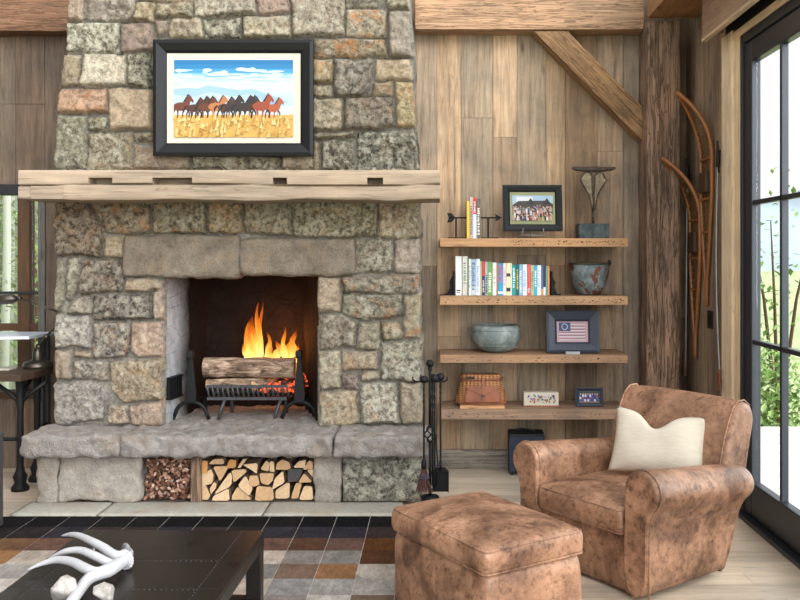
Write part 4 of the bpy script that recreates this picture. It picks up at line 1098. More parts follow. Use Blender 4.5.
book(469.8, 473, 197, sy, Z1, (186, 172, 172), 'pale lilac grey book beside the yellow one on the top shelf', g1, ((120, 90, 80), .1, .8))
book(473.2, 476.6, 198, sy, Z1, (222, 230, 236), 'white book with a red upper spine on the top shelf', g1, ((240, 220, 215), .64, .9), bands=((.6, 1.0, (208, 50, 44)),))
book(476.8, 480.6, 198.6, sy, Z1, (96, 100, 92), 'grey green book with white title, rightmost on the top shelf', g1, ((222, 222, 214), .1, .75))
def bx_(x): return 440 + x / 6.667
BK = [
 (104,145,75,(240,240,238),'tallest white book, leftmost in the long row',((60,60,60),.06,.12),()), (150,184,75,(222,222,210),'tall cream book, second in the long row',((120,130,110),.3,.8),((0,.35,(206,200,190)),)),
 (185,192,90,(84,140,92),'thin green book right of the tall cream book',None,()), (192,207,92,(238,236,230),'narrow white book right of the thin green book',((150,150,150),.2,.8),()),
 (208,240,95,(170,190,212),'pale blue mottled book in the left part of the long row',((96,116,150),.15,.9),((0,.25,(196,200,206)),)), (241,267,93,(224,232,240),'white and icy blue book left of the thin tan book',((150,180,210),.1,.8),()),
 (268,279,108,(196,184,150),'thin tan book left of the red and navy book',None,()), (281,300,110,(58,66,92),'navy book with a red top in the long row',((206,206,210),.1,.45),((.58,1,(200,74,66)),)),
 (301,318,112,(176,182,184),'grey book left of the leaf green book',((60,64,70),.05,.6),()), (319,350,113,(112,160,92),'leaf green book with white title in the long row',((236,244,230),.1,.65),()),
 (351,377,118,(240,234,232),'wide white book right of the leaf green book',((196,170,170),.3,.8),()), (378,387,118,(170,130,92),'thin brown book left of the bright cyan book',None,()),
 (388,420,122,(44,160,204),'bright cyan book with red title in the middle of the row',((206,60,90),.4,.9),((.05,.12,(236,240,244)),)), (421,442,122,(232,214,222),'pale pink book right of the bright cyan book',((206,170,186),.3,.85),()),
 (443,470,120,(232,226,176),'pale yellow book with black blocks on its spine',None,((.12,.24,(60,56,50)),(.58,.68,(70,66,58)))), (471,480,120,(240,238,234),'thin white book left of the teal book',None,()),
 (481,507,132,(44,148,150),'teal book with pale lettering in the long row',((206,236,232),.25,.9),()), (508,527,132,(40,96,92),'dark green book with yellow lettering beside the teal book',((214,190,70),.2,.85),()),
 (528,550,130,(128,178,214),'sky blue book right of the dark green book',((232,242,248),.1,.8),()), (551,581,130,(226,234,242),'wide icy white book left of the red book',((160,190,216),.15,.8),()),
 (582,604,130,(216,92,92),'red book in the right part of the long row',((250,226,220),.1,.22),()), (605,627,134,(184,190,150),'sage green book right of the red book',((120,130,90),.2,.8),()),
 (628,648,135,(70,176,210),'light cyan book right of the sage green book',((230,244,248),.3,.85),()), (649,674,135,(238,238,240),'white book between the light cyan and sunset coloured books',((180,190,200),.2,.8),()),
 (675,689,140,(88,110,160),'blue book with an orange foot near the right bookend',None,((0,.22,(226,160,80)),)), (690,705,140,(52,56,62),'black book with a white foot near the right bookend',None,((0,.28,(226,226,228)),)),
 (706,717,140,(96,168,164),'thin teal book second from the right end of the long row',None,()), (718,731,140,(222,136,84),'orange book at the right end of the long row',None,()),
]
rr = random.Random(2)
for a, b, t_, c, lab, ti, bands in BK:
    book(bx_(a), bx_(b), 245 + t_ / 6.667, sy, Z2, c, lab, 'row of books on the second shelf', ti, dy=rr.uniform(0, .008), bands=bands)
# plain iron bookends on the second shelf
for sgn, px, lab in ((-1, 454.6, 'black iron bookend at the left of the long book row'), (1, 550.6, 'black iron bookend at the right of the long book row')):
    s = F / 6.0; x = fx(px, s) + sgn * .006; t = thing('bookend', (x, 6.03, Z2), lab, 'bookend', group='bookends on the second shelf')
    m = MB(); m.box(-.006, .006, -.05, .05, 0, .165); m.build('upright', M_iron, t, bevel=.003)
    m = MB(); m.box(*sorted((0, sgn * .065)), -.05, .05, 0, .008); m.build('foot_plate', M_iron, t)
    m = MB(); m.prism([(0, .15), (sgn * .03, .09), (sgn * .024, .05), (sgn * .045, .008), (0, .008)], -.01, .01, 'y'); m.build('scroll_brace', M_iron, t, bevel=.003)
# arrow bookends on the top shelf
s = F / 6.02
def ax(x): return fx(440 + x / 8, s)
def az(y): return fz(185 + y / 8, s)
def arrow_end(lab, post, b0, b1, x0, x1, head):
    t = thing('arrow_bookend', (ax(post), 6.02, Z1), lab, 'bookend', group='arrow bookends on the top shelf'); o = ax(post); zc = az(262) - Z1
    m = MB(); m.box(ax(b0) - o, ax(b1) - o, -.04, .04, 0, .010); m.build('foot_plate', M_iron, t, bevel=.002)
    m = MB(); m.bar((0, 0, .008), (0, 0, zc), .012, .02); m.build('upright', M_iron, t)
    m = MB(); m.tube([(ax(x0) - o, 0, zc), (ax(x1) - o, 0, zc)], .0055, 8); m.build('arrow_shaft', M_iron, t)
    m = MB()
    if head == 'tip': m.prism([(ax(495) - o, zc), (ax(440) - o, zc + .028), (ax(448) - o, zc), (ax(440) - o, zc - .028)], -.005, .005, 'y')
    else:
        for z_ in (1, -1): m.prism([(ax(122) - o, zc), (ax(95) - o, zc + z_ * .030), (ax(56) - o, zc + z_ * .034), (ax(70) - o, zc)], -.004, .004, 'y')
    m.build('arrow_head' if head == 'tip' else 'fletching', M_iron, t); return t
arrow_end('black iron arrow tail bookend left of the four books', 128, 62, 208, 72, 212, 'tail'); arrow_end('black iron arrow point bookend right of the four books', 385, 328, 465, 326, 450, 'tip')
# photo on an easel
s = F / 6.0; c0 = xz(532, 231.6, s)
ph = framed('easel_photo_frame', (c0[0], 5.95, c0[1]), 59 / s, 46.5 / s, 7 / s, 3 / s, .02, 'black framed group photograph with olive mat on a wire easel', M_blackf, M_mat_o, tilt=-math.radians(0), rz=math.radians(3))
ph.rotation_euler = (-math.radians(8), 0, math.radians(2))
items = [((110, 128, 84), rect(0, 1, 0, 1)), ((178, 206, 228), rect(0, 1, .62, 1)), ((232, 238, 242), rect(.1, .5, .75, .95)), ((66, 60, 54), [(.0, .62), (.15, .78), (.85, .8), (1, .66), (1, .5), (0, .5)]), ((46, 42, 40), [(.34, .66), (.45, .9), (.56, .66)]), ((46, 42, 40), [(.74, .66), (.85, .9), (.96, .66)]), ((206, 200, 120), rect(0, .3, 0, .2)), ((190, 190, 110), rect(.6, 1, 0, .22))]
rr = random.Random(5)
for k in range(120):
    x, y = rr.uniform(.0, .95), .56 - .5 * (k / 120) + rr.uniform(-.04, .04); c = rr.choice([(238, 236, 234), (48, 58, 84), (212, 170, 150), (30, 34, 44), (228, 228, 232), (160, 60, 60), (96, 120, 160)])
    items.append((c, rect(x, x + .045, max(0, y - .17), y))); items.append(((206, 168, 148), rect(x + .01, x + .034, y, y + .05)))
print_on(ph, -20 / s, 20.5 / s, 10.5 / s, 36 / s, -.009, items)
es = thing('wire_easel', (c0[0], 5.97, Z1), 'small silver wire easel under the black framed photograph', 'easel')
m = MB(); e_ = -.055
dz = c0[1] - Z1
for sx in (-1, 1):
    m.tube([(sx * .095, -.06, .004), (sx * .075, -.045, dz - .012), (sx * .07, -.05, dz - .008), (sx * .07, -.052, dz + .02)], .003, 6)
    m.tube([(sx * .075, -.045, dz - .012), (sx * .06, .05, dz + .12)], .003, 6)
m.tube([(-.085, -.052, dz * .45), (.085, -.052, dz * .45)], .003, 6); m.tube([(0, .05, dz + .12), (0, .13, .004)], .003, 6); m.tube([(-.06, .05, dz + .12), (.06, .05, dz + .12)], .003, 6)
m.build('wire_frame', M_pole, es)
# bronze sculpture
s = F / 6.02
def qx(x): return fx(540 + x / 7.5, s)
def qz(y): return fz(155 + y / 7.5, s)
sc_ = thing('bronze_sculpture', ((qx(290) + qx(505)) / 2, 6.02, Z1), 'bronze forked sculpture with a curved top bar on a dark block', 'sculpture'); ox = sc_.location.x
m = MB(); m.box(qx(278) - ox, qx(505) - ox, -.075, .075, 0, qz(517) - Z1); m.build('plinth', M_patina, sc_, bevel=.004)
m = MB(); m.tube([(qx(398) - ox, 0, qz(520) - Z1), (qx(398) - ox, 0, qz(380) - Z1)], .010, 10); m.build('stem', M_bronze, sc_)
for lob, nm in (([(345,132),(320,145),(300,188),(318,220),(345,270),(368,310),(378,350),(386,405),(398,418),(397,350),(392,300),(388,230),(387,160),(372,135)], 'lobe'),
            ([(448,132),(425,138),(410,160),(406,230),(402,300),(399,418),(412,405),(418,350),(430,300),(452,260),(480,215),(495,188),(470,145)], 'lobe')):
    P = [(qx(x) - ox, qz(y) - Z1) for x, y in lob]; m = MB(); m.prism(P, -.016, .016, 'y', smooth=False); m.build(nm, M_bronzel, sc_, bevel=.006)
    cx = sum(p[0] for p in P) / len(P); cz = sum(p[1] for p in P) / len(P)
    m = MB(); m.tube([(x, -.016, z) for x, z in P], .0055, 6, closed=True); m.build('raised_rim', M_bronze, sc_)
m = MB(); B_ = [(238,95),(265,102),(330,108),(400,106),(470,108),(530,104),(566,95)]
m.tube([(qx(x) - ox, -.0, qz(y) - Z1) for x, y in B_], [.008, .016, .018, .021, .018, .015, .008], 10); m.build('top_bar', M_bronze, sc_)
# rusty pail
s = F / 6.03; px_ = fx(589.7, s)
pl = thing('metal_pot', (px_, 6.03, Z2), 'rust stained galvanized metal pot on the second shelf', 'pot')
m = MB(); r = 20.5 / s; hh = fz(261, s) - Z2
m.lathe([(.001, .0), (r * .45, .0), (r * .62, .012), (r * .80, hh * .3), (r * .92, hh * .62), (r * .97, hh * .9), (r * .95, hh * .9), (r * .88, hh * .6), (r * .7, hh * .2), (.001, .03)], n=36); m.build('bowl_body', M_rust, pl)
m = MB(); m.tube([(r * math.cos(a) * .985, r * math.sin(a) * .985, hh * .93) for a in [2 * PI * k / 32 for k in range(32)]], .007, 8, closed=True); plab(m.build('rolled_rim', M_bronze, pl), 'dark rusted rolled rim')
for sx in (-1, 1):
    m = MB(); m.box(sx * r * .96 - .008, sx * r * .96 + .008, -.02, .02, hh * .9, hh * 1.03); m.build('handle_lug', M_bronze, pl, bevel=.003)
# zinc bowl
s = F / 6.03
bo = thing('metal_bowl', (fx(496, s), 6.03, Z3), 'wide round grey weathered metal bowl on the third shelf', 'bowl'); r = 25 / s; hh = fz(324.5, s) - Z3
m = MB(); m.lathe([(.001, 0), (r * .42, 0), (r * .72, hh * .12), (r * .95, hh * .42), (r, hh * .66), (r * .97, hh * .86), (r * .90, hh * .97), (r * .84, hh), (r * .82, hh * .97), (r * .9, hh * .84), (r * .92, hh * .6), (r * .7, hh * .18), (.001, hh * .06)], n=40); m.build('bowl_body', M_verd, bo)
for zz, rr_ in ((.82, .985), (.28, .865)):
    m = MB(); m.tube([(r * rr_ * math.cos(a), r * rr_ * math.sin(a), hh * zz) for a in [2 * PI * k / 36 for k in range(36)]], .0035, 6, closed=True); m.build('raised_band', M_verd, bo)
# flag frame
s = F / 6.0; c0 = xz(571, 351.5, s)
fl_ = framed('flag_frame', (c0[0], 5.93, Z3 + .003), 52 / s, 41.5 / s, 10.5 / s, 0, .03, 'navy framed miniature flag with pale stripes on the third shelf', M_navy, None, tilt=math.radians(4))
fl_.rotation_euler = (-math.radians(8), 0, 0)
ix0, ix1, iz0, iz1 = -16.5 / s, 15.5 / s, 10.3 / s, 31.7 / s
items = [((96, 100, 140), rect(-.06, 1.06, -.08, 1.08)), ((198, 160, 168), rect(0, 1, 0, 1))]
for k in range(6):
    a = .10 + k * .145; items.append(((232, 222, 222), rect(.10, .90, a, a + .04))); items.append(((96, 70, 96), rect(.10, .90, a + .04, a + .072)))
items.append(((56, 74, 118), rect(.10, .46, .52, .92)))
for k in range(13):
    a = 2 * PI * k / 13; items.append(((226, 226, 232), [(.28 + .085 * math.cos(a) + .016 * math.cos(b), .72 + .13 * math.sin(a) + .024 * math.sin(b)) for b in [2 * PI * j / 5 for j in range(5)]]))
print_on(fl_, ix0, ix1, iz0, iz1, -.0085, items, 'flag_print')
cs = thing('clear_easel', (c0[0] - .01, 5.87, Z3), 'small clear stand in front of the navy flag frame', 'easel')
m = MB(); m.box(-.048, .048, -.012, .03, 0, .006); m.box(-.048, .048, -.012, -.006, .006, .02); m.build('stand_lip', M_pole, cs)
# creel on a board
s = F / 5.98
bd = MB(); bw = (fx(505, SFR) - fx(460, SFR)) / 2; bd.box(-bw, bw, -.12, .12, 0, .02, lin((206, 160, 116)))
bc = (fx(482.5, SFR), 5.985, Z4); o = bd.build('wood_board', M_beam_x, None, bevel=.002); o.location = bc
tag(o, 'pale wood board lying under the wicker creel', 'board')
cr = thing('fishing_creel', (fx(481, s), 5.98, Z4 + .02), 'wicker fishing creel with tan leather front pocket on the lowest shelf', 'basket')
def loopsec(w, d, z, n=28, bean=.2):
    P = []
    for k in range(n):
        a = 2 * PI * k / n; ca, sa = math.cos(a), math.sin(a)
        x = w * (abs(ca) ** .75) * (1 if ca > 0 else -1); y = d * (abs(sa) ** .75) * (1 if sa > 0 else -1); P.append((x, y, z))
    return P
hB = fz(374, s) - Z4 - .02; w0, w1 = 25.5 / s, 20 / s
m = MB(); secs = [(w0 * .94, .088, 0), (w0, .095, .012), (w0 * .98, .095, hB * .25), (w1 * 1.08, .09, hB * .6), (w1, .082, hB * .86)]
vs = []; fs = []; n = 28
for sct in secs: vs += loopsec(*sct)
for i in range(len(secs) - 1):
    for j in range(n): fs.append((i * n + j, i * n + (j + 1) % n, (i + 1) * n + (j + 1) % n, (i + 1) * n + j))
fs += [tuple(range(n - 1, -1, -1)), tuple((len(secs) - 1) * n + j for j in range(n))]
m.add(vs, fs, smooth=True); m.build('wicker_body', M_creel, cr)
m = MB(); vs = []; fs = []; ss2 = [(w1 * 1.03, .086, hB * .86), (w1 * 1.06, .088, hB * .93), (w1 * 1.0, .084, hB * .995), (w1 * .8, .06, hB * 1.01)]
for sct in ss2: vs += loopsec(*sct)
for i in range(3):
    for j in range(n): fs.append((i * n + j, i * n + (j + 1) % n, (i + 1) * n + (j + 1) % n, (i + 1) * n + j))
fs += [tuple(range(n - 1, -1, -1)), tuple(3 * n + j for j in range(n))]
m.add(vs, fs, smooth=True); m.build('lid', M_creel, cr)
m = MB(); m.box(-w1 * .75, -w1 * .35, -.091, -.085, hB * .89, hB * .96); plab(m.build('lid_slot_patch', M_black, cr), 'black patch standing in for the dark opening in the lid')  # flat black block paints the darkness of the lid opening
for zz, ww, dd in ((.008, w0 * .985, .0935), (hB * .86, w1 * 1.05, .088)):
    m = MB(); m.tube(loopsec(ww, dd, zz), .007, 6, closed=True); m.build('leather_binding', M_tan, cr)
m = MB()
m.prism([(-w0 * .68, .02), (w0 * .72, .02), (w0 * .66, hB * .62), (-w0 * .60, hB * .62)], -.112, -.09, 'y'); m.build('leather_pocket', M_tan, cr, bevel=.008)
m = MB(); m.prism([(-w0 * .63, hB * .66), (w0 * .69, hB * .66), (w0 * .62, hB * .56), (w0 * .1, hB * .36), (-w0 * .02, hB * .36), (-w0 * .58, hB * .56)], -.118, -.108, 'y'); m.build('pocket_flap', M_tan, cr, bevel=.003)
m = MB(); m.box(w0 * .0, w0 * .09, -.124, -.117, hB * .2, hB * .95); m.build('strap', M_tan, cr, bevel=.002)
m = MB(); m.box(-w0 * .02, w0 * .11, -.128, -.122, hB * .3, hB * .38); plab(m.build('buckle', M_iron2, cr), 'metal buckle')
# painted ceramic box
s = F / 5.98; ce = thing('painted_planter', (fx(540.5, s), 5.98, Z4), 'small cream rectangular planter painted with blue flowers', 'planter'); hw = 17.3 / s; hh = fz(391.5, s) - Z4
m = MB(); m.box(-hw, hw, -.04, .04, .008, hh); plab(m.build('ceramic_body', M_mat_w, ce, bevel=.004), 'cream ceramic body')
m = MB(); m.box(-hw - .006, hw + .006, -.046, .046, 0, .010); plab(m.build('base_tray', M_tan, ce, bevel=.002), 'brown base tray')
m = MB(); rr = random.Random(3)
for k in range(60):
    x = rr.uniform(-hw * .78, hw * .8); z = .03 + rr.random() * hh * .5; a = rr.uniform(0, 6)
    c = rr.choice([(78, 84, 150), (120, 120, 190), (60, 90, 60), (206, 176, 80), (170, 80, 90), (50, 60, 80), (90, 120, 70)]); r = rr.uniform(.003, .0085)
    m.add([(x + r * math.cos(a + q), -.0408 - .00005 * k, z + r * 1.5 * math.sin(a + q)) for q in (0, 1.57, 3.14, 4.71)], [(0, 1, 2, 3)], lin(c))
m.build('painted_flowers', M_print, ce)
m = MB()
for x in (-.05, .0, .035, .075): m.tube([(x, 0, hh - .004), (x + .002, 0, hh + .03)], .0015, 5)
m.build('thin_stakes', M_pole, ce)
# small navy frame
s = F / 5.97; c0 = xz(588, 409, s)
sf_ = framed('small_photo_frame', (c0[0] + .004, 5.95, Z4 + .002), 27.5 / s, 18.6 / s, 3.2 / s, 0, .014, 'small navy framed team photograph on the lowest shelf', M_navy, None)
sf_.rotation_euler = (-math.radians(7), 0, math.radians(-2))
items = [((58, 66, 74), rect(0, 1, 0, 1)), ((140, 110, 90), rect(0, 1, 0, .2))]
rr = random.Random(8)
for r_ in range(3):
    for k in range(8):
        x = .04 + k * .118 + rr.uniform(-.02, .02); y = .12 + r_ * .2
        items.append((rr.choice([(70, 96, 170), (226, 226, 232), (180, 70, 70), (60, 80, 150)]), rect(x, x + .09, y, y + .22))); items.append(((222, 186, 164), rect(x + .02, x + .07, y + .2, y + .32)))
print_on(sf_, -10 / s, 10 / s, 3.6 / s, 14.6 / s, -.0065, items)
# subwoofer under the lowest shelf
sw = thing('subwoofer', (1.36 - .62, 6.06, 0), 'black boxy floor speaker with blue grey front under the lowest shelf', 'speaker', math.radians(-4))
sw.location = (fx(527.5, 145.3), 6.08, 0)
m = MB(); m.box(-.125, .125, -.075, .11, .02, .285); m.build('cabinet', M_black, sw, bevel=.01)
m = MB(); m.box(-.122, .122, -.092, -.075, .022, .268); plab(m.build('grille', M_speaker, sw, bevel=.012), 'slate blue cloth grille')
m = MB(); m.tube([(-.09, -.02, .284), (-.07, -.02, .305), (-.03, -.02, .312), (.03, -.02, .305), (.06, -.02, .284)], .007, 8); m.build('handle', M_black, sw)
for x in (-.1, .1):
    for y in (-.06, .09):
        m = MB(); m.lathe([(.012, 0), (.012, .021)], (x, y, 0), 10); m.build('foot', M_iron2, sw)
# ================================================================= FIREPLACE TOOLS
st_ = 172.0; Y0 = F / st_
def tx(px): return fx(px, st_)
def tz(py): return fz(py, st_)
X0 = tx(430)
ts = thing('tool_stand', (X0, Y0, 0), 'black wrought iron fireplace tool stand with ball top and basket twist', 'tool stand')
m = MB(); m.lathe([(.05, .10), (.055, .106), (.05, .118), (.02, .124)], n=24)
for k in range(4):
    a = PI / 4 + k * PI / 2; m.tube([(.04 * math.cos(a), .04 * math.sin(a), .11), (.07 * math.cos(a), .07 * math.sin(a), .06), (.09 * math.cos(a), .09 * math.sin(a), .0)], .011, 6)
m.build('base', M_iron, ts)
m = MB(); zt = tz(370); zc = tz(434)
m.tube([(0, 0, .12), (0, 0, zc - .055)], .0085, 10); m.tube([(0, 0, zc + .055), (0, 0, zt)], .0085, 10); m.build('pole', M_iron, ts)
m = MB()
for q in range(4):
    m.tube([(.032 * math.sin(PI * i / 12) * math.cos(q * PI / 2 + i * .28), .032 * math.sin(PI * i / 12) * math.sin(q * PI / 2 + i * .28), zc - .055 + .11 * i / 12) for i in range(13)], .0045, 6)
m.build('basket_twist', M_iron, ts)
m = MB(); m.ball((0, 0, tz(363.5)), 4.0 / st_, 16); m.lathe([(.012, tz(370)), (.014, tz(368)), (.008, tz(366.5))], n=12); m.build('ball_finial', M_iron, ts)
m = MB()
zk = tz(381)
for sx, sy_ in ((-1, -.25), (1, -.25), (-.55, .5), (.6, .5)):
    m.tube([(0, 0, zk), (sx * .05, sy_ * .04, zk - .002), (sx * .085, sy_ * .07, zk), (sx * .10, sy_ * .08, zk + .012), (sx * .098, sy_ * .08, zk + .028)], .005, 6)
m.build('hooks', M_iron, ts)
def tool(name, label, px, dy, ztop, zbot, kind):
    x = tx(px); t = thing(name, (x, Y0 + dy, zbot), label, 'fire tool', group='tools hanging on the fireplace stand')
    h = ztop - zbot
    m = MB(); m.ball((0, 0, h), .0235, 14); m.build('ball_knob', M_iron, t)
    m = MB(); n = 40; low = .17 if kind in ('brush', 'shovel') else .0
    P = [(0, 0, low + (h - .015 - low) * i / n) for i in range(n + 1)]
    m.tube(P, [.0058 + (.0016 * math.sin(i * 2.1) if .72 < i / n < .93 else 0) for i in range(n + 1)], 8); m.build('shaft', M_iron, t)
    if kind == 'brush':
        m = MB(); m.lathe([(.011, .135), (.017, .15), (.014, .185), (.007, .2)], n=12); m.build('ferrule', M_iron, t)
        m = MB(); rr = random.Random(6)
        for k in range(130):
            a, b = rr.uniform(0, 6.28), math.sqrt(rr.random()); e = rr.uniform(.6, 1.0)
            m.tube([(b * .013 * math.cos(a), b * .011 * math.sin(a), .145), (b * .036 * math.cos(a) * e, b * .024 * math.sin(a), .07), (b * .052 * math.cos(a), b * .03 * math.sin(a), rr.uniform(0, .02))], .0016, 3, cap=False)
        plab(m.build('bristles', plain('brown_bristles', (96, 66, 54), .8, var=.3, vscale=60), t), 'brown broom bristles')['kind'] = 'stuff'
        m = MB()
        for zz, r_ in ((.105, .027), (.09, .031)): m.tube([(r_ * math.cos(a), r_ * .8 * math.sin(a), zz) for a in [2 * PI * k / 16 for k in range(16)]], .0028, 5, closed=True)
        plab(m.build('binding_cord', plain('blue_cord', (70, 82, 110), .8), t), 'blue binding cord')
    if kind == 'shovel':
        m = MB(); W = .048
        vs = [(-W, 0, 0), (W, 0, 0), (W, .012, .115), (-W, .012, .115)]
        m.prism([(-W, 0), (W, 0), (W, .12), (W * .5, .14), (-W * .5, .14), (-W, .12)], .0, .005, 'y'); m.box(-W, -W + .004, -.022, .003, .0, .12); m.box(W - .004, W, -.022, .003, 0, .12); m.box(-W, W, -.022, .003, .116, .121); m.build('pan', M_iron, t)
        m = MB(); m.tube([(0, 0, .125), (0, 0, .175)], .008, 8); m.build('socket', M_iron, t)
    if kind == 'poker':
        m = MB(); m.tube([(0, 0, .06), (.022, 0, .05), (.03, 0, .075)], [.005, .005, .002], 6); m.build('hook_tip', M_iron, t)
    if kind == 'tongs':
        m = MB(); m.tube([(.008, -.006, .3), (.018, -.008, .12), (.006, -.01, .0)], .0045, 6); m.build('tong_arm', M_iron, t)
    return t
tool('hearth_brush', 'hearth brush with brown bristles hanging left on the tool stand', 424.0, -.045, tz(378.5), tz(491), 'brush')
tool('fire_poker', 'iron poker with twisted shaft hanging at the back of the tool stand', 432.5, .055, tz(379), tz(488), 'poker')
tool('fire_shovel', 'ash shovel with square black pan hanging right on the tool stand', 440.5, -.015, tz(376.5), tz(491), 'shovel')
tool('fire_tongs', 'iron tongs hanging front centre on the tool stand', 434.6, -.055, tz(377), tz(484), 'tongs')
# ================================================================= SNOWSHOES, POLES, OUTLET on the right wall
def wall(px, py, X):
    """point seen at px,py that lies X out along the right wall's normal"""
    Y = F * X / (px - VX); return Vector((X, Y, H - (py - VY) * Y / F))
def snowshoe(label, tipf, cx_Y, ztail, zfull, ztip, width, curl):
    base = Vector((XR - .02, cx_Y, ztail)); t = thing('snowshoe', base, label, 'snowshoe', group='pair of long wooden snowshoes')
    Ls = zfull - ztail; rails = []
    for sg2 in (-1, 1):
        P = []
        for i in range(34):
            u = i / 33
            if u < .12: wv = .012
            else: wv = .012 + (width / 2 - .012) * min(1, ((u - .12) / .38)) ** .8
            if u > .72: wv *= max(.06, 1 - ((u - .72) / .28) ** 2.2)
            z = u * Ls; out = 0
            if u > .66: k = (u - .66) / .34; out = curl * k ** 2.0; z = .66 * Ls + (Ls * .34) * (k - .10 * k * k)
            P.append((-out, sg2 * wv + tipf * max(0, u - .66) ** 1.5, z))
        rails.append(P); m = MB(); m.tube(P, [.010 + .004 * min(1, i / 10) for i in range(34)], 8); m.build('rail', M_ash_wood, t)
    for u in (.36, .50, .68):
        i = int(u * 33); m = MB(); m.bar(rails[0][i], rails[1][i], .02, .014); m.build('crossbar', M_ash_wood, t)
    m = MB(); A_, B_ = rails
    for i in range(5, 32):
        if 16 < i < 21 and i % 2: pass
        m.tube([A_[i], B_[min(33, i + 1)]], .0034, 4, cap=False); m.tube([B_[i], A_[min(33, i + 1)]], .0034, 4, cap=False)
        m.tube([A_[i], B_[i]], .0018, 4, cap=False)
    for f in (.25, .5, .75): m.tube([tuple(A_[i][q] * (1 - f) + B_[i][q] * f for q in range(3)) for i in range(5, 33)], .0018, 4)
    m.build('webbing', M_web, t)['kind'] = 'stuff'
    i = 18; a, b = A_[i], B_[i]; m = MB()
    m.box(-.03, .012, a[1] * .6, b[1] * .6, a[2] - .05, a[2] + .09); m.build('leather_binding', plain('dark_leather_strap', (70, 46, 30), .6, bump=.3), t, bevel=.01)
    return t
snowshoe('lower wooden snowshoe on the plank wall nearer the corner post', -.10, F * XR / (695.5 - VX), 1.5 - (357.7 - VY) * 6.0 / F, 2.23, 2.2, .23, .23)
bpy.data.objects['snowshoe'].location.y = 5.945
snowshoe('upper wooden snowshoe on the plank wall nearer the glass door', -.10, F * XR / (709.5 - VX), 1.187, 2.63, 2.56, .23, .20)
def ski_pole(label, px_t, py_t, px_b, py_b, bend):
    A_ = wall(px_t, py_t, XR - .035); B_ = wall(px_b, py_b, XR - .035); t = thing('ski_pole', B_, label, 'ski pole', group='pair of ski poles on the wall')
    P = []
    for i in range(15):
        u = i / 14; p = A_.lerp(B_, u) - B_; p.y -= bend * math.sin(PI * u); P.append(p)
    m = MB(); m.tube(P, .0075, 8); m.build('shaft', M_pole, t)
    m = MB(); m.tube([P[0], P[1]], .014, 8); P0 = P[0]; m.tube([P0 + Vector((0, 0, .01)), P0 + Vector((-.02, -.04, .05)), P0 + Vector((-.02, -.05, -.08)), P0 + Vector((0, -.01, -.14))], .006, 6); plab(m.build('grip_strap', M_black, t), 'dark leather grip and strap')
    m = MB(); c = P[-1] + Vector((-.01, 0, .06)); m.tube([c + Vector((.012 * math.cos(a), .055 * math.cos(a), .06 * math.sin(a))) for a in [2 * PI * k / 18 for k in range(18)]], .006, 6, closed=True)
    m.bar(c + Vector((0, -.055, 0)), c + Vector((0, .055, 0)), .006); m.bar(c + Vector((0, 0, -.06)), c + Vector((0, 0, .06)), .006); plab(m.build('pole_basket', M_tan, t), 'brown ring basket')
    return t
ski_pole('grey ski pole with ring basket hanging beside the corner post', 687.3, 166, 685.6, 376, .0)
ski_pole('grey ski pole with ring basket hanging beside the glass door casing', 718.5, 150, 720.5, 389, -.06)
a = wall(706.3, 311, XR); b = wall(716.2, 328.5, XR)
ol = thing('wall_outlet', (XR - .001, (a.y + b.y) / 2, (a.z + b.z) / 2), 'dark outlet plate on the plank wall under the snowshoe', 'outlet'); hy, hz = .058, .058
m = MB(); m.box(-.008, 0, -hy, hy, -hz, hz); m.build('cover_plate', M_black, ol, bevel=.003)
for yy in (-.026, .026):
    m = MB(); m.box(-.011, -.007, yy - .018, yy + .018, -.036, .036); m.build('socket_insert', M_iron, ol, bevel=.002)
# ================================================================= LEFT: desk, lamp, zinc table, cabinet edge
dk = thing('writing_desk', (-3.1, 5.45, 0), 'dark wood desk on cast iron legs left of the fireplace', 'desk')
s0 = 157.6; yfD = F / s0; xD = fx(25, s0)
# top with a clipped front corner
P = [(-3.9, yfD), (xD - .03, yfD), (xD + .0, yfD + .12), (xD + .0, 5.93), (-3.9, 5.93)]
m = MB(); m.prism([(x + 3.1, y - 5.45) for x, y in P], .715, .76, 'z', lin((132, 108, 88))); m.build('desk_top', M_desk, dk, bevel=.004)
xL = fx(17, 156); yL = yfD + .10
def castleg(x, y):
    m = MB(); m.lathe([(.055, 0), (.055, .02), (.035, .05), (.045, .09), (.03, .12), (.022, .16), (.020, .52), (.026, .56), (.022, .60), (.03, .70), (.045, .716)], (x + 3.1, y - 5.45, 0), 16); return m.build('cast_leg', M_iron, dk)
castleg(xL, yL); castleg(-3.8, yL); castleg(xL, 5.86)
m = MB()
for sx in (-1, 1): m.tube([(xL + 3.1, yL - 5.45, .56), (xL + 3.1 + sx * .06, yL - 5.45, .62), (xL + 3.1 + sx * .17, yL - 5.45, .70)], .014, 6)
m.tube([(xL + 3.1, yL - 5.45, .56), (xL + 3.1, yL - 5.39, .64), (xL + 3.1, yL - 5.30, .70)], .014, 6); m.build('bracket', M_iron, dk)
m = MB(); m.tube([(xL + 3.1, yL - 5.45, .30), (xL + 3.1, .55, .36)], .012, 8); m.tube([(xL + 3.1, yL - 5.45, .33), (-.7, yL - 5.45, .33)], .012, 8); m.build('stretcher', M_iron, dk)
bk = MB(); bk.box(-.06, .06, -.05, .05, 0, .012, lin((170, 164, 150))); o = bk.build('closed_notebook', M_col, None, bevel=.002); o.location = (fx(4, 151), F / 151, .7605); tag(o, 'flat grey notebook lying on the dark wood desk', 'notebook')
sl_ = 148.0
lamp = thing('desk_lamp', (fx(38, sl_), F / sl_, .7605), 'bronze jointed desk lamp with long arm on the dark desk', 'lamp')
m = MB(); m.lathe([(.095, 0), (.098, .012), (.092, .035), (.06, .045), (.036, .055), (.034, .10), (.026, .125), (.012, .14), (.001, .145)], n=24); m.build('base', M_gun, lamp)
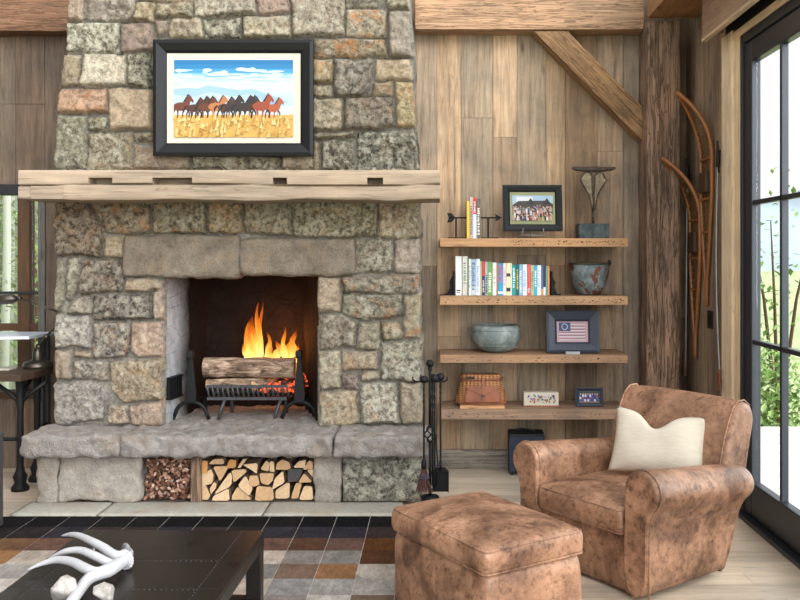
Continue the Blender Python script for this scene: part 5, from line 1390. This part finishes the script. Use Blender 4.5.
elb = Vector((fx(64, sl_) - lamp.location.x, .0, fz(314, sl_) - .7605)); low = Vector((.005, 0, .14))
m = MB(); m.tube([low, elb], .008, 8); m.ball(low, .022, 10); m.ball(low.lerp(elb, .3), .02, 10); m.build('lower_arm', M_gun, lamp)
hd = Vector((fx(21, sl_) - lamp.location.x, -.02, fz(298, sl_) - .7605))
m = MB(); m.tube([elb, hd], .006, 8); m.ball(elb, .018, 10); m.ball(hd, .016, 10); m.build('upper_arm', M_gun, lamp)
m = MB(); m.tube([hd + Vector((-.01, 0, -.003)), hd + Vector((-.05, 0, -.005)), hd + Vector((-.17, -.01, -.012))], [.012, .034, .036], 14); m.build('lamp_shade', M_gun, lamp)
m = MB(); m.tube([hd + Vector((-.08, 0, -.035)), hd + Vector((-.09, 0, -.055)), hd + Vector((-.05, 0, -.06))], .004, 6); m.build('switch_key', M_gun, lamp)
# zinc topped table beyond
zt = .985
A_, B_, C_, D_ = on(38, 334.5, zt), on(-30, 346.5, zt), on(-60, 331, zt), on(39, 330.3, zt)
A_ = on(38.5, 334.5, zt); D_ = Vector((A_.x + .02, 6.08, zt)); A_ = Vector((A_.x, 5.72, zt)); B_ = Vector((-3.9, 5.45, zt)); C_ = Vector((-3.9, 6.08, zt))
zt_ = None
hg = thing('high_table', (-3.2, 5.8, 0), 'tall table with pale zinc top in front of the left window', 'table')
m = MB(); m.prism([(p.x + 3.2, p.y - 5.8) for p in (A_, D_, C_, B_)], zt - .02, zt, 'z'); m.build('zinc_top', M_zinc, hg, bevel=.003)
for (x, y) in ((A_.x - .03, 6.05), (A_.x - .03, 5.97), (-3.84, 6.05), (-3.84, 5.97)):
    m = MB(); m.bar((x + 3.2, y - 5.8, 0), (x + 3.2, y - 5.8, zt - .02), .035); m.build('leg', M_iron2, hg)
# metal cabinet whose edge shows at the far left
cb = thing('metal_cabinet', (-2.53, 4.9, 0), 'dark grey metal floor cabinet cut off at the left picture edge', 'cabinet')
cxr = fx(3.4, F / 4.80)
m = MB(); m.box(cxr + 2.53 - .4, cxr + 2.53, -.38, -.10, .03, .52); plab(m.build('body', M_iron2, cb, bevel=.004), 'grey metal body')
m = MB(); m.box(cxr + 2.53 - .405, cxr + 2.535, -.385, -.095, .52, .54); m.build('top', M_iron2, cb, bevel=.003)
m = MB(); m.box(cxr + 2.53 - .38, cxr + 2.51, -.36, -.12, .0, .031); m.build('plinth', M_iron, cb)
# ================================================================= RUG
m = MB(); rr = random.Random(31)
BLK = [(18, 17, 19), (24, 22, 24), (30, 28, 31), (15, 15, 18)]; DK = [(54, 44, 42), (40, 34, 34), (46, 44, 50)]; BR = [(84, 58, 42), (98, 72, 60), (92, 58, 32), (104, 76, 54)]
GY = [(150, 140, 132), (140, 134, 128), (196, 180, 164), (120, 100, 84), (158, 116, 78), (188, 176, 162), (100, 94, 92), (168, 162, 154), (86, 56, 38), (206, 196, 184)]
xs0 = -.366; tw = .192; rx0, rx1 = -17, 3
Yr = 5.014
for row in range(18):
    ya, yb_ = Yr - row * .195, Yr - (row + 1) * .195
    for k in range(rx0, rx1):
        xa = xs0 + k * tw; xb = xa + tw
        pal = BLK if row == 0 else (DK if row == 1 else (BR if row == 2 else GY)); c = rr.choice(pal)
        exact = {(3, -2): (146, 136, 128), (3, -1): (138, 132, 126), (3, 0): (88, 56, 36), (3, 1): (196, 180, 166), (4, -2): (128, 104, 88), (4, -1): (156, 114, 78), (4, 0): (188, 176, 162), (4, 1): (98, 94, 92), (5, -2): (156, 152, 148), (5, -1): (168, 163, 156), (5, 0): (178, 170, 160), (5, 1): (128, 108, 92), (2, -2): (84, 58, 44), (2, -1): (98, 74, 64), (2, 0): (92, 58, 32), (2, 1): (98, 72, 52)}
        c = exact.get((row, k), c); c = shade(c, .88) if row > 2 else c
        n = 3; g = .0017
        m.box(xa + g, xb - g, yb_ + .0004, ya - .0004, .003, .011, lin(c))
x0, x1 = xs0 + rx0 * tw, xs0 + rx1 * tw
m.box(x0, x1, Yr - 18 * .195, Yr, .001, .0098, lin((180, 174, 166)))
o = m.build('cowhide_rug', M_rug, None); tag(o, 'patchwork cowhide rug of black, brown and grey squares before the hearth', 'rug')
# ================================================================= COFFEE TABLE
ct = thing('coffee_table', (-1.045, 2.75, .0115), 'low dark riveted steel coffee table on the cowhide rug', 'coffee table', math.radians(-1.2))
zt = .42 - .0115; hx, hy = .357, .705
m = MB(); m.box(-hx, hx, -hy, hy, zt - .012, zt, (1, 1, 1)); m.build('top', M_table, ct, bevel=.003)
m = MB()
for (a, b, c, d) in ((-hx, hx, hy - .02, hy), (-hx, hx, -hy, -hy + .02), (-hx, -hx + .02, -hy + .02, hy - .02), (hx - .02, hx, -hy + .02, hy - .02)): m.box(a, b, c, d, zt - .062, zt - .012)
m.build('apron', M_table, ct, bevel=.002)
for sx in (-1, 1):
    for sy_ in (-1, 1):
        m = MB(); xx = sx * (hx - .03); yy = sy_ * (hy - .03); m.box(xx - .029, xx + .029, yy - .029, yy + .029, 0, zt - .012); m.build('leg', M_table, ct, bevel=.003)
m = MB()
for sy_ in (-1, 1): m.box(-hx + .06, hx - .06, sy_ * (hy - .03) - .015, sy_ * (hy - .03) + .015, .13, .16)
for sx in (-1, 1): m.box(sx * (hx - .03) - .015, sx * (hx - .03) + .015, -hy + .06, hy - .06, .13, .16)
m.build('stretcher', M_table, ct)
m = MB()
def rivet(x, y): m.lathe([(.0034, zt - .0005), (.0026, zt + .0011), (.0004, zt + .0016)], (x, y, 0), 6)
for k in range(56):
    y = -hy + .015 + k * (2 * hy - .03) / 55; rivet(-hx + .085, y); rivet(hx - .085, y)
for yy in (hy - .35, hy - .62, hy - .95):
    for k in range(30): rivet(-hx + .095 + k * (2 * hx - .19) / 29, yy)
o = m.build('rivets', M_iron2, ct); o['kind'] = 'stuff'
m = MB()
for yy in (hy - .35, hy - .62, hy - .95): m.box(-hx, hx, yy + .012, yy + .0135, zt - .0005, zt + .0004)
for sx in (-1, 1): m.box(sx * (hx - .07) - .0007, sx * (hx - .07) + .0007, -hy, hy, zt - .0005, zt + .0004)
m.build('panel_seams', M_black, ct)
# ================================================================= ANTLERS and rocks on the table
ZT = .42
def ap(x, y, z): return on(20 + x / 6.667, 520 + y / 6.667, ZT + z)
def antler(name, label, chains, burr, bmat, org):
    t = thing(name, org, label, 'antler', group='shed antlers on the coffee table')
    m = MB()
    for pts, rs in chains:
        P = [p - org for p in pts]
        # smooth the chain
        Q = []; RR = []
        n = len(P)
        for i in range(n - 1):
            p0, p1, p2, p3 = P[max(0, i - 1)], P[i], P[i + 1], P[min(n - 1, i + 2)]
            for k in range(5):
                u = k / 5; Q.append(.5 * ((2 * p1) + (p2 - p0) * u + (2 * p0 - 5 * p1 + 4 * p2 - p3) * u * u + (3 * p1 - p0 - 3 * p2 + p3) * u ** 3)); RR.append(rs[i] * (1 - u) + rs[i + 1] * u)
        Q.append(P[-1]); RR.append(rs[-1]); m.tube(Q, RR, 12)
    m.build('beam_and_tines', M_bone, t)
    m = MB(); c, ax_, r = burr; c = c - org; ax_ = ax_.normalized(); u = ax_.orthogonal().normalized(); v = ax_.cross(u); rr = random.Random(3)
    for k in range(18):
        a = 2 * PI * k / 18; m.ball(c + (u * math.cos(a) + v * math.sin(a)) * r, r * .24 * rr.uniform(.8, 1.25), 8)
    m.tube([c - ax_ * .006, c + ax_ * .010], [r * .95, r * .8], 14); m.build('burr', bmat, t)
    return t
tip3 = [ap(590, 335, .045), ap(500, 345, .05), ap(425, 318, .055), ap(350, 280, .06), ap(250, 265, .055), ap(150, 290, .04), ap(48, 334, .02)]
tip2 = [ap(640, 295, .045), ap(590, 285, .055), ap(500, 240, .07), ap(400, 202, .075), ap(300, 210, .065), ap(190, 255, .035)]
main = [ap(700, 262, .036), ap(655, 295, .04), ap(590, 335, .045), ap(515, 362, .042), ap(455, 395, .038), ap(410, 450, .032), ap(360, 520, .028), ap(290, 600, .022), ap(200, 690, .014)]
o1 = Vector((main[2].x, main[2].y, ZT))
antler('antler', 'large white antler with long curved tines on the coffee table', [(main, [.020, .022, .023, .021, .019, .018, .017, .014, .010]), (tip3, [.014, .016, .0165, .015, .0125, .008, .002]), (tip2, [.013, .0145, .0145, .0125, .010, .0025])], (ap(708, 268, .034), ap(760, 250, .03) - ap(700, 265, .036), .026), M_bone, o1)
t1 = [ap(722, 222, .045), ap(660, 245, .05), ap(610, 225, .058), ap(555, 185, .07), ap(490, 148, .08), ap(400, 106, .08), ap(335, 96, .07), ap(280, 105, .055)]
pr = [ap(535, 178, .07), ap(500, 178, .066), ap(494, 205, .058)]
o2 = Vector((t1[1].x, t1[1].y, ZT))
antler('antler', 'smaller antler with dark grey burr lying behind the large white antler', [(t1, [.021, .020, .0175, .016, .014, .011, .008, .002]), (pr, [.010, .007, .002])], (ap(715, 222, .045), ap(760, 215, .05) - ap(690, 240, .045), .030), M_boned, o2)
def rock(label, x, y, rx, ry, rz, seed):
    bm = bmesh.new(); r0 = random.Random(seed)
    for k in range(16):
        v = Vector((r0.gauss(0, 1), r0.gauss(0, 1), r0.gauss(0, 1))).normalized(); bm.verts.new((v.x * rx, v.y * ry, max(-.55, v.z) * rz))
    bmesh.ops.convex_hull(bm, input=bm.verts); bmesh.ops.delete(bm, geom=[v for v in bm.verts if not v.link_faces], context='VERTS')
    zm = min(v.co.z for v in bm.verts)
    for v in bm.verts: v.co.z -= zm
    me = bpy.data.meshes.new('pale_rock'); bm.to_mesh(me); bm.free(); me.materials.append(M_quartz)
    o = bpy.data.objects.new('pale_rock', me); COL.objects.link(o); p = on(x, y, ZT); o.location = (p.x, p.y, ZT + .0005)
    b = o.modifiers.new('bevel', 'BEVEL'); b.width = .008; b.segments = 2
    return tag(o, label, 'rock', 'pale rocks on the coffee table')
rock('larger pale rock under the large antler at the left', 65, 602, .052, .05, .055, 5); rock('smaller pale faceted rock right of the large antler', 103, 601, .038, .036, .04, 8)
# ================================================================= OTTOMAN
ot = thing('ottoman', (.2065, 3.604, 0), 'square distressed brown leather ottoman in front of the armchair', 'ottoman', math.radians(32.8))
hx, hy = .247, .347
m = cushion(MB(), hx - .006, hy - .006, .012, .335, .035, 0, 18, seed=2, bulge=.012); m.build('base', M_leather, ot, subsurf=1)
m = cushion(MB(), hx, hy, .325, .425, .026, .032, 22, seed=4, bulge=.006, wob=.005); m.build('cushion', M_leather, ot, subsurf=1)
def rrect(hx, hy, r, z, n=6, crown=0):
    P = []
    for (cx, cy, a0) in ((hx - r, hy - r, 0), (-hx + r, hy - r, 90), (-hx + r, -hy + r, 180), (hx - r, -hy + r, 270)):
        for k in range(n + 1):
            a = math.radians(a0 + 90 * k / n); P.append((cx + r * math.cos(a), cy + r * math.sin(a), z))
    return P
for z, i in ((.419, .006), (.334, .004)):
    m = MB(); m.tube(rrect(hx - i, hy - i, .028, z), .0042, 6, closed=True); m.build('piping', M_leather, ot)
for sx in (-1, 1):
    for sy_ in (-1, 1):
        m = MB(); m.lathe([(.018, 0.0), (.020, .014)], (sx * (hx - .05), sy_ * (hy - .05), 0), 12); m.build('foot', M_iron, ot)
# ================================================================= ARMCHAIR  (x: sitter's left-right, y: backwards)
ch = thing('armchair', (.683, 4.067, 0), 'distressed brown leather club armchair beside the glass door', 'armchair', math.radians(-54))
def arm(sg):
    t = []
    # section: keyhole profile, x outwards
    c = (.028, .485); r = .094; sec = []
    sec += [(-.064, .012), (-.066, .2), (-.066, .36), (-.066, .44)]
    for k in range(15):
        a = math.radians(175 - k * 16.5); sec.append((c[0] + r * math.cos(a), c[1] + r * math.sin(a)))
    sec += [(.062, .355), (.058, .28), (.057, .18), (.057, .012)]
    n = len(sec)
    def station(y, k, sh=1.0, pl=0):
        out = []
        for i, (x, z) in enumerate(sec):
            cx, cz = (.01, .30)
            if z > .40: cx, cz = c
            xx = cx + (x - cx) * k if z > .33 else .0 + x * (.75 + .25 * k); zz = cz + (z - cz) * k if z > .40 else z
            f = min(1, max(0, z / .46)); Lz = (.52 + .20 * f ** 1.2) / .72
            if pl and z > .40: q = 1 + pl * (1 if i % 2 else -1); xx = cx + (xx - cx) * q; zz = cz + (zz - cz) * q
            out.append((sg * xx, y * (Lz if y > .1 else 1), zz - .085 * max(0, y) * min(1, max(0, (z - .2) / .15))))
        return out
    ST = [(-.012, .62, 0), (-.018, .86, 0), (-.012, .97, 0), (.004, 1.0, .0), (.02, .985, 0), (.035, 1.0, .016), (.07, 1.012, .012), (.12, 1.01, .004), (.25, 1.0, 0), (.4, 1.0, 0), (.55, 1.0, 0), (.65, .98, 0), (.695, .90, 0), (.715, .74, 0), (.722, .45, 0)]
    vs = []; fs = []
    for s_ in ST: vs += station(*([s_[0], s_[1], 1, s_[2]]))
    for i in range(len(ST) - 1):
        for j in range(n):
            j2 = (j + 1) % n; fs.append((i * n + j, i * n + j2, (i + 1) * n + j2, (i + 1) * n + j))
    fs += [tuple(range(n - 1, -1, -1)), tuple((len(ST) - 1) * n + j for j in range(n))]
    m = MB(); m.add([(x + sg * .345, y, z) for x, y, z in vs], fs, smooth=True)
    o = m.build('arm', M_leather, ch, subsurf=1)
    # piping round the scroll face and the welt under the roll
    P = [(sg * (x * .995 + .345) if True else 0, .010, z) for x, z in sec]; P = [(sg * (.345 + c[0] + (x - c[0]) * 1.0), .008, z) for x, z in sec]
    m = MB(); m.tube(P, .0045, 6); m.build('piping', M_piping, o)
    m = MB(); m.tube([(sg * (.345 + .0635)  , .03 + y * .60, .358 - .085 * (.03 + y * .6)) for y in np.linspace(0, 1, 9)], .0035, 6); m.build('welt', M_piping, o)
    return o
arm(-1); arm(1)
# base box
m = cushion(MB(), .285, .265, .012, .285, .02, 0, 12, seed=11, bulge=.004)
for i, v in enumerate(m.v): m.v[i] = (v[0], v[1] + .28, v[2])
m.build('base', M_leather, ch, subsurf=1)
# seat cushion
m = cushion(MB(), .272, .315, .268, .385, .03, .035, 20, seed=12, bulge=.008, wob=.006)
for i, v in enumerate(m.v): m.v[i] = (v[0], v[1] + .295, v[2])
seat = m.build('seat_cushion', M_leather, ch, subsurf=1)
for z in (.379, .278):
    m = MB(); m.tube([(x, y + .295, z_) for x, y, z_ in rrect(.270, .312, .035, z)], .0042, 6, closed=True); m.build('piping', M_piping, seat)
# backrest: section in y,z lofted across x
SEC = [(.50, .02), (.53, .30), (.545, .40), (.575, .52), (.61, .64), (.645, .72), (.675, .775), (.715, .805), (.765, .808), (.805, .780), (.818, .735), (.80, .67), (.775, .58), (.745, .46), (.70, .30), (.63, .16), (.57, .02)]
cy, cz = .69, .55
def bst(x, k, dz=0):
    out = []
    for y, z in SEC:
        kk = 1 - (1 - k) * (1 if z > .3 else .3)
        yy = cy + (y - cy) * kk; zz = cz + (z - cz) * kk if z > .3 else z
        puff = 0
        out.append((x, yy, zz + dz * max(0, (z - .5) / .3)))
    return out
XS = [(-.345, .62), (-.353, .84), (-.345, .95), (-.325, 1.0), (-.312, .985), (-.298, 1.01), (-.2, 1.03), (-.08, 1.035), (.08, 1.035), (.2, 1.03), (.318, 1.01), (.335, .985), (.35, 1.0), (.372, .95), (.380, .84), (.372, .62)]
vs = []; fs = []; n = len(SEC)
for x, k in XS: vs += bst(x, k, 0)
for i in range(len(XS) - 1):
    for j in range(n):
        j2 = (j + 1) % n; fs.append((i * n + j, i * n + j2, (i + 1) * n + j2, (i + 1) * n + j))
fs += [tuple(range(n - 1, -1, -1)), tuple((len(XS) - 1) * n + j for j in range(n))]
m = MB(); m.add(vs, fs, smooth=True); back = m.build('backrest', M_leather, ch, subsurf=1)
for sx in (-1, 1):
    m = MB(); m.tube([(.350 if sx > 0 else -.325, cy + (y - cy) * 1.005, cz + (z - cz) * 1.005) for y, z in SEC if z > .3], .0045, 6); m.build('piping', M_piping, back)
for x in (-.25, .25):
    for y in (.08, .42):
        m = MB(); m.lathe([(.018, 0), (.020, .014)], (x, y, 0), 12); m.build('foot', M_iron, ch)
# ---- throw pillow leaning in the chair
pw, phh, pt_ = .235, .165, .075
m = MB(); n = 26; vs = []; fs = []
for side in (-1, 1):
    for i in range(n + 1):
        for j in range(n + 1):
            u, v = i / n * 2 - 1, j / n * 2 - 1
            e = (1 - abs(u) ** 2.6) * (1 - abs(v) ** 2.6); th = pt_ * max(0, e) ** .55
            x = pw * u * (1 - .07 * (1 - v * v) * 0 - .05 * (1 - abs(v)) * 0); z = phh * v
            x *= 1 - .06 * (1 - v * v) * abs(u) ** 3; z *= 1 - .10 * (1 - u * u) * abs(v) ** 3
            if v > 0: z -= .085 * math.exp(-((u + .08) / .30) ** 2) * v ** 1.5          # karate-chop dent
            wv = float(fbm(np.array([[x, side * 3.0, z]]), 9, 3, 3)[0]) * .006 * min(1, e * 3)
            vs.append((x, side * (th + wv), z))
for sd in range(2):
    o_ = sd * (n + 1) ** 2
    for i in range(n):
        for j in range(n):
            q = o_ + i * (n + 1) + j; fs.append((q, q + n + 1, q + n + 2, q + 1))
m.add(vs, fs, smooth=True); o = m.build('throw_pillow', M_linen, None)
bm = bmesh.new(); bm.from_mesh(o.data); bmesh.ops.remove_doubles(bm, verts=bm.verts, dist=.0008); bmesh.ops.recalc_face_normals(bm, faces=bm.faces); bm.to_mesh(o.data); bm.free()
mw = Matrix.Translation((.683, 4.067, 0)) @ Matrix.Rotation(math.radians(-54), 4, 'Z')
o.matrix_world = mw @ Matrix.Translation((.05, .50, .575)) @ Matrix.Rotation(math.radians(30), 4, 'Z') @ Matrix.Rotation(math.radians(-22), 4, 'X') @ Matrix.Rotation(math.radians(3), 4, 'Y')
tag(o, 'cream woven lumbar pillow with a dented top on the armchair seat', 'pillow')
# ================================================================= OUTSIDE
m = MB(); x = XR + .09
while x < 6.0:
    m.box(x, x + .137, .5, 8.0, -.09, -.05, lin((214, 210, 206))); x += .142
st(m.build('terrace_deck', M_deck))
m = MB(); m.add([(-80, -30, -.75), (120, -30, -.75), (120, 160, -.75), (-80, 160, -.75)], [(0, 1, 2, 3)]); st(m.build('lawn', M_grass))
m = MB(); vs = []; fs = []; rr = random.Random(3); n = 60
for i in range(n + 1):
    x = 10 + i * 4.2; hgt = 8 + 13 * (float(fbm(np.array([[x * .02, 1.0, 0]]), 1.6, 4, 2)[0]) * .5 + .6)
    for j, (yy, k) in enumerate(((150, 0), (158, .45), (168, .8), (182, 1.0), (200, .6))): vs.append((x, yy + rr.uniform(-2, 2), -1 + hgt * k + rr.uniform(-.5, .5)))
for i in range(n):
    for j in range(4): q = i * 5 + j; fs.append((q, q + 5, q + 6, q + 1))
m.add(vs, fs, smooth=True); st(m.build('far_mountain', M_mount))
def leafy(name, label, cat, c, rad, n, cols, ls, seed, group=None, stems=4, stw=.008):
    t = thing(name, (c[0], c[1], c[2]), label, cat, group=group); r0 = random.Random(seed)
    m = MB()
    for k in range(n):
        d = Vector((r0.gauss(0, 1), r0.gauss(0, 1), r0.gauss(0, 1))).normalized() * (r0.random() ** .4)
        p = Vector((d.x * rad[0], d.y * rad[1], rad[2] * 1.05 + d.z * rad[2])); a = r0.uniform(0, 6.3); b = r0.uniform(-1, 1)
        Mx = Matrix.Translation(p) @ Matrix.Rotation(a, 4, 'Z') @ Matrix.Rotation(b, 4, 'X'); l = ls * r0.uniform(.6, 1.3)
        m.add([Mx @ Vector(q) for q in ((0, -l, 0), (l * .5, 0, l * .12), (0, l, 0), (-l * .5, 0, l * .12))], [(0, 1, 2, 3)], lin(r0.choice(cols)))
    m.build('foliage', M_leaf, t, fix=False)
    m = MB()
    for k in range(stems): a = 2 * PI * k / stems; m.tube([(0, 0, 0), (rad[0] * .3 * math.cos(a), rad[1] * .3 * math.sin(a), rad[2]), (rad[0] * .6 * math.cos(a), rad[1] * .6 * math.sin(a), rad[2] * 1.6)], [stw * 4, stw * 2.5, stw], 6)
    m.build('stem', M_dkwood, t); return t
GRN = [(116, 150, 74), (140, 168, 92), (96, 130, 62), (158, 180, 112), (126, 158, 82)]
leafy('shrub', 'bright green shrub beyond the deck seen through the door glass', 'shrub', (3.15, 8.75, -.75), (.62, .6, .72), 2600, GRN, .05, 1)
leafy('shrub', 'bright green shrub at the right picture edge beyond the deck', 'shrub', (4.45, 9.0, -.75), (.6, .6, .66), 2400, GRN, .05, 2)
t = leafy('young_tree', 'thin young tree with sparse leaves beyond the glass door', 'tree', (4.55, 11.5, -.75), (.8, .7, 1.7), 300, GRN, .06, 3, stems=3)
# woods seen through the left window
for k, (px, Y, r) in enumerate(((3, 11.0, .055), (9, 12.5, .07), (15, 11.9, .05), (35.5, 12.2, .06), (-6, 13.5, .1))):
    x = (px - VX) * Y / F; t = thing('birch_tree', (x, Y, -.75), None, 'tree', group='birches outside the left window'); r0 = random.Random(k)
    t['label'] = ('pale birch trunk outside the left window, ' + ('left of the wooden mullion', 'second trunk from the picture edge', 'just left of the wooden mullion, thickest', 'in the narrow right pane', 'partly cut off by the picture edge')[k]).replace('left of the wooden mullion, thickest', 'beside the wooden mullion, the thickest')
    m = MB(); m.tube([(0, 0, 0), (.05, 0, 2.2), (.0, .1, 4.5), (.1, 0, 7)], [r, r * .9, r * .75, r * .5], 10); m.build('trunk', M_birch, t)
GR2 = [(140, 162, 104), (160, 178, 126), (120, 146, 82), (176, 188, 146), (132, 154, 94)]
leafy('sapling', 'leafy green undergrowth filling the left window', 'shrub', (-6.3, 13.2, -.75), (1.6, .8, 2.3), 4200, GR2, .075, 7)
leafy('sapling', 'leafy green sapling behind the narrow right pane of the left window', 'shrub', (-5.25, 11.6, -.75), (.5, .4, 1.9), 1500, GR2, .06, 8)
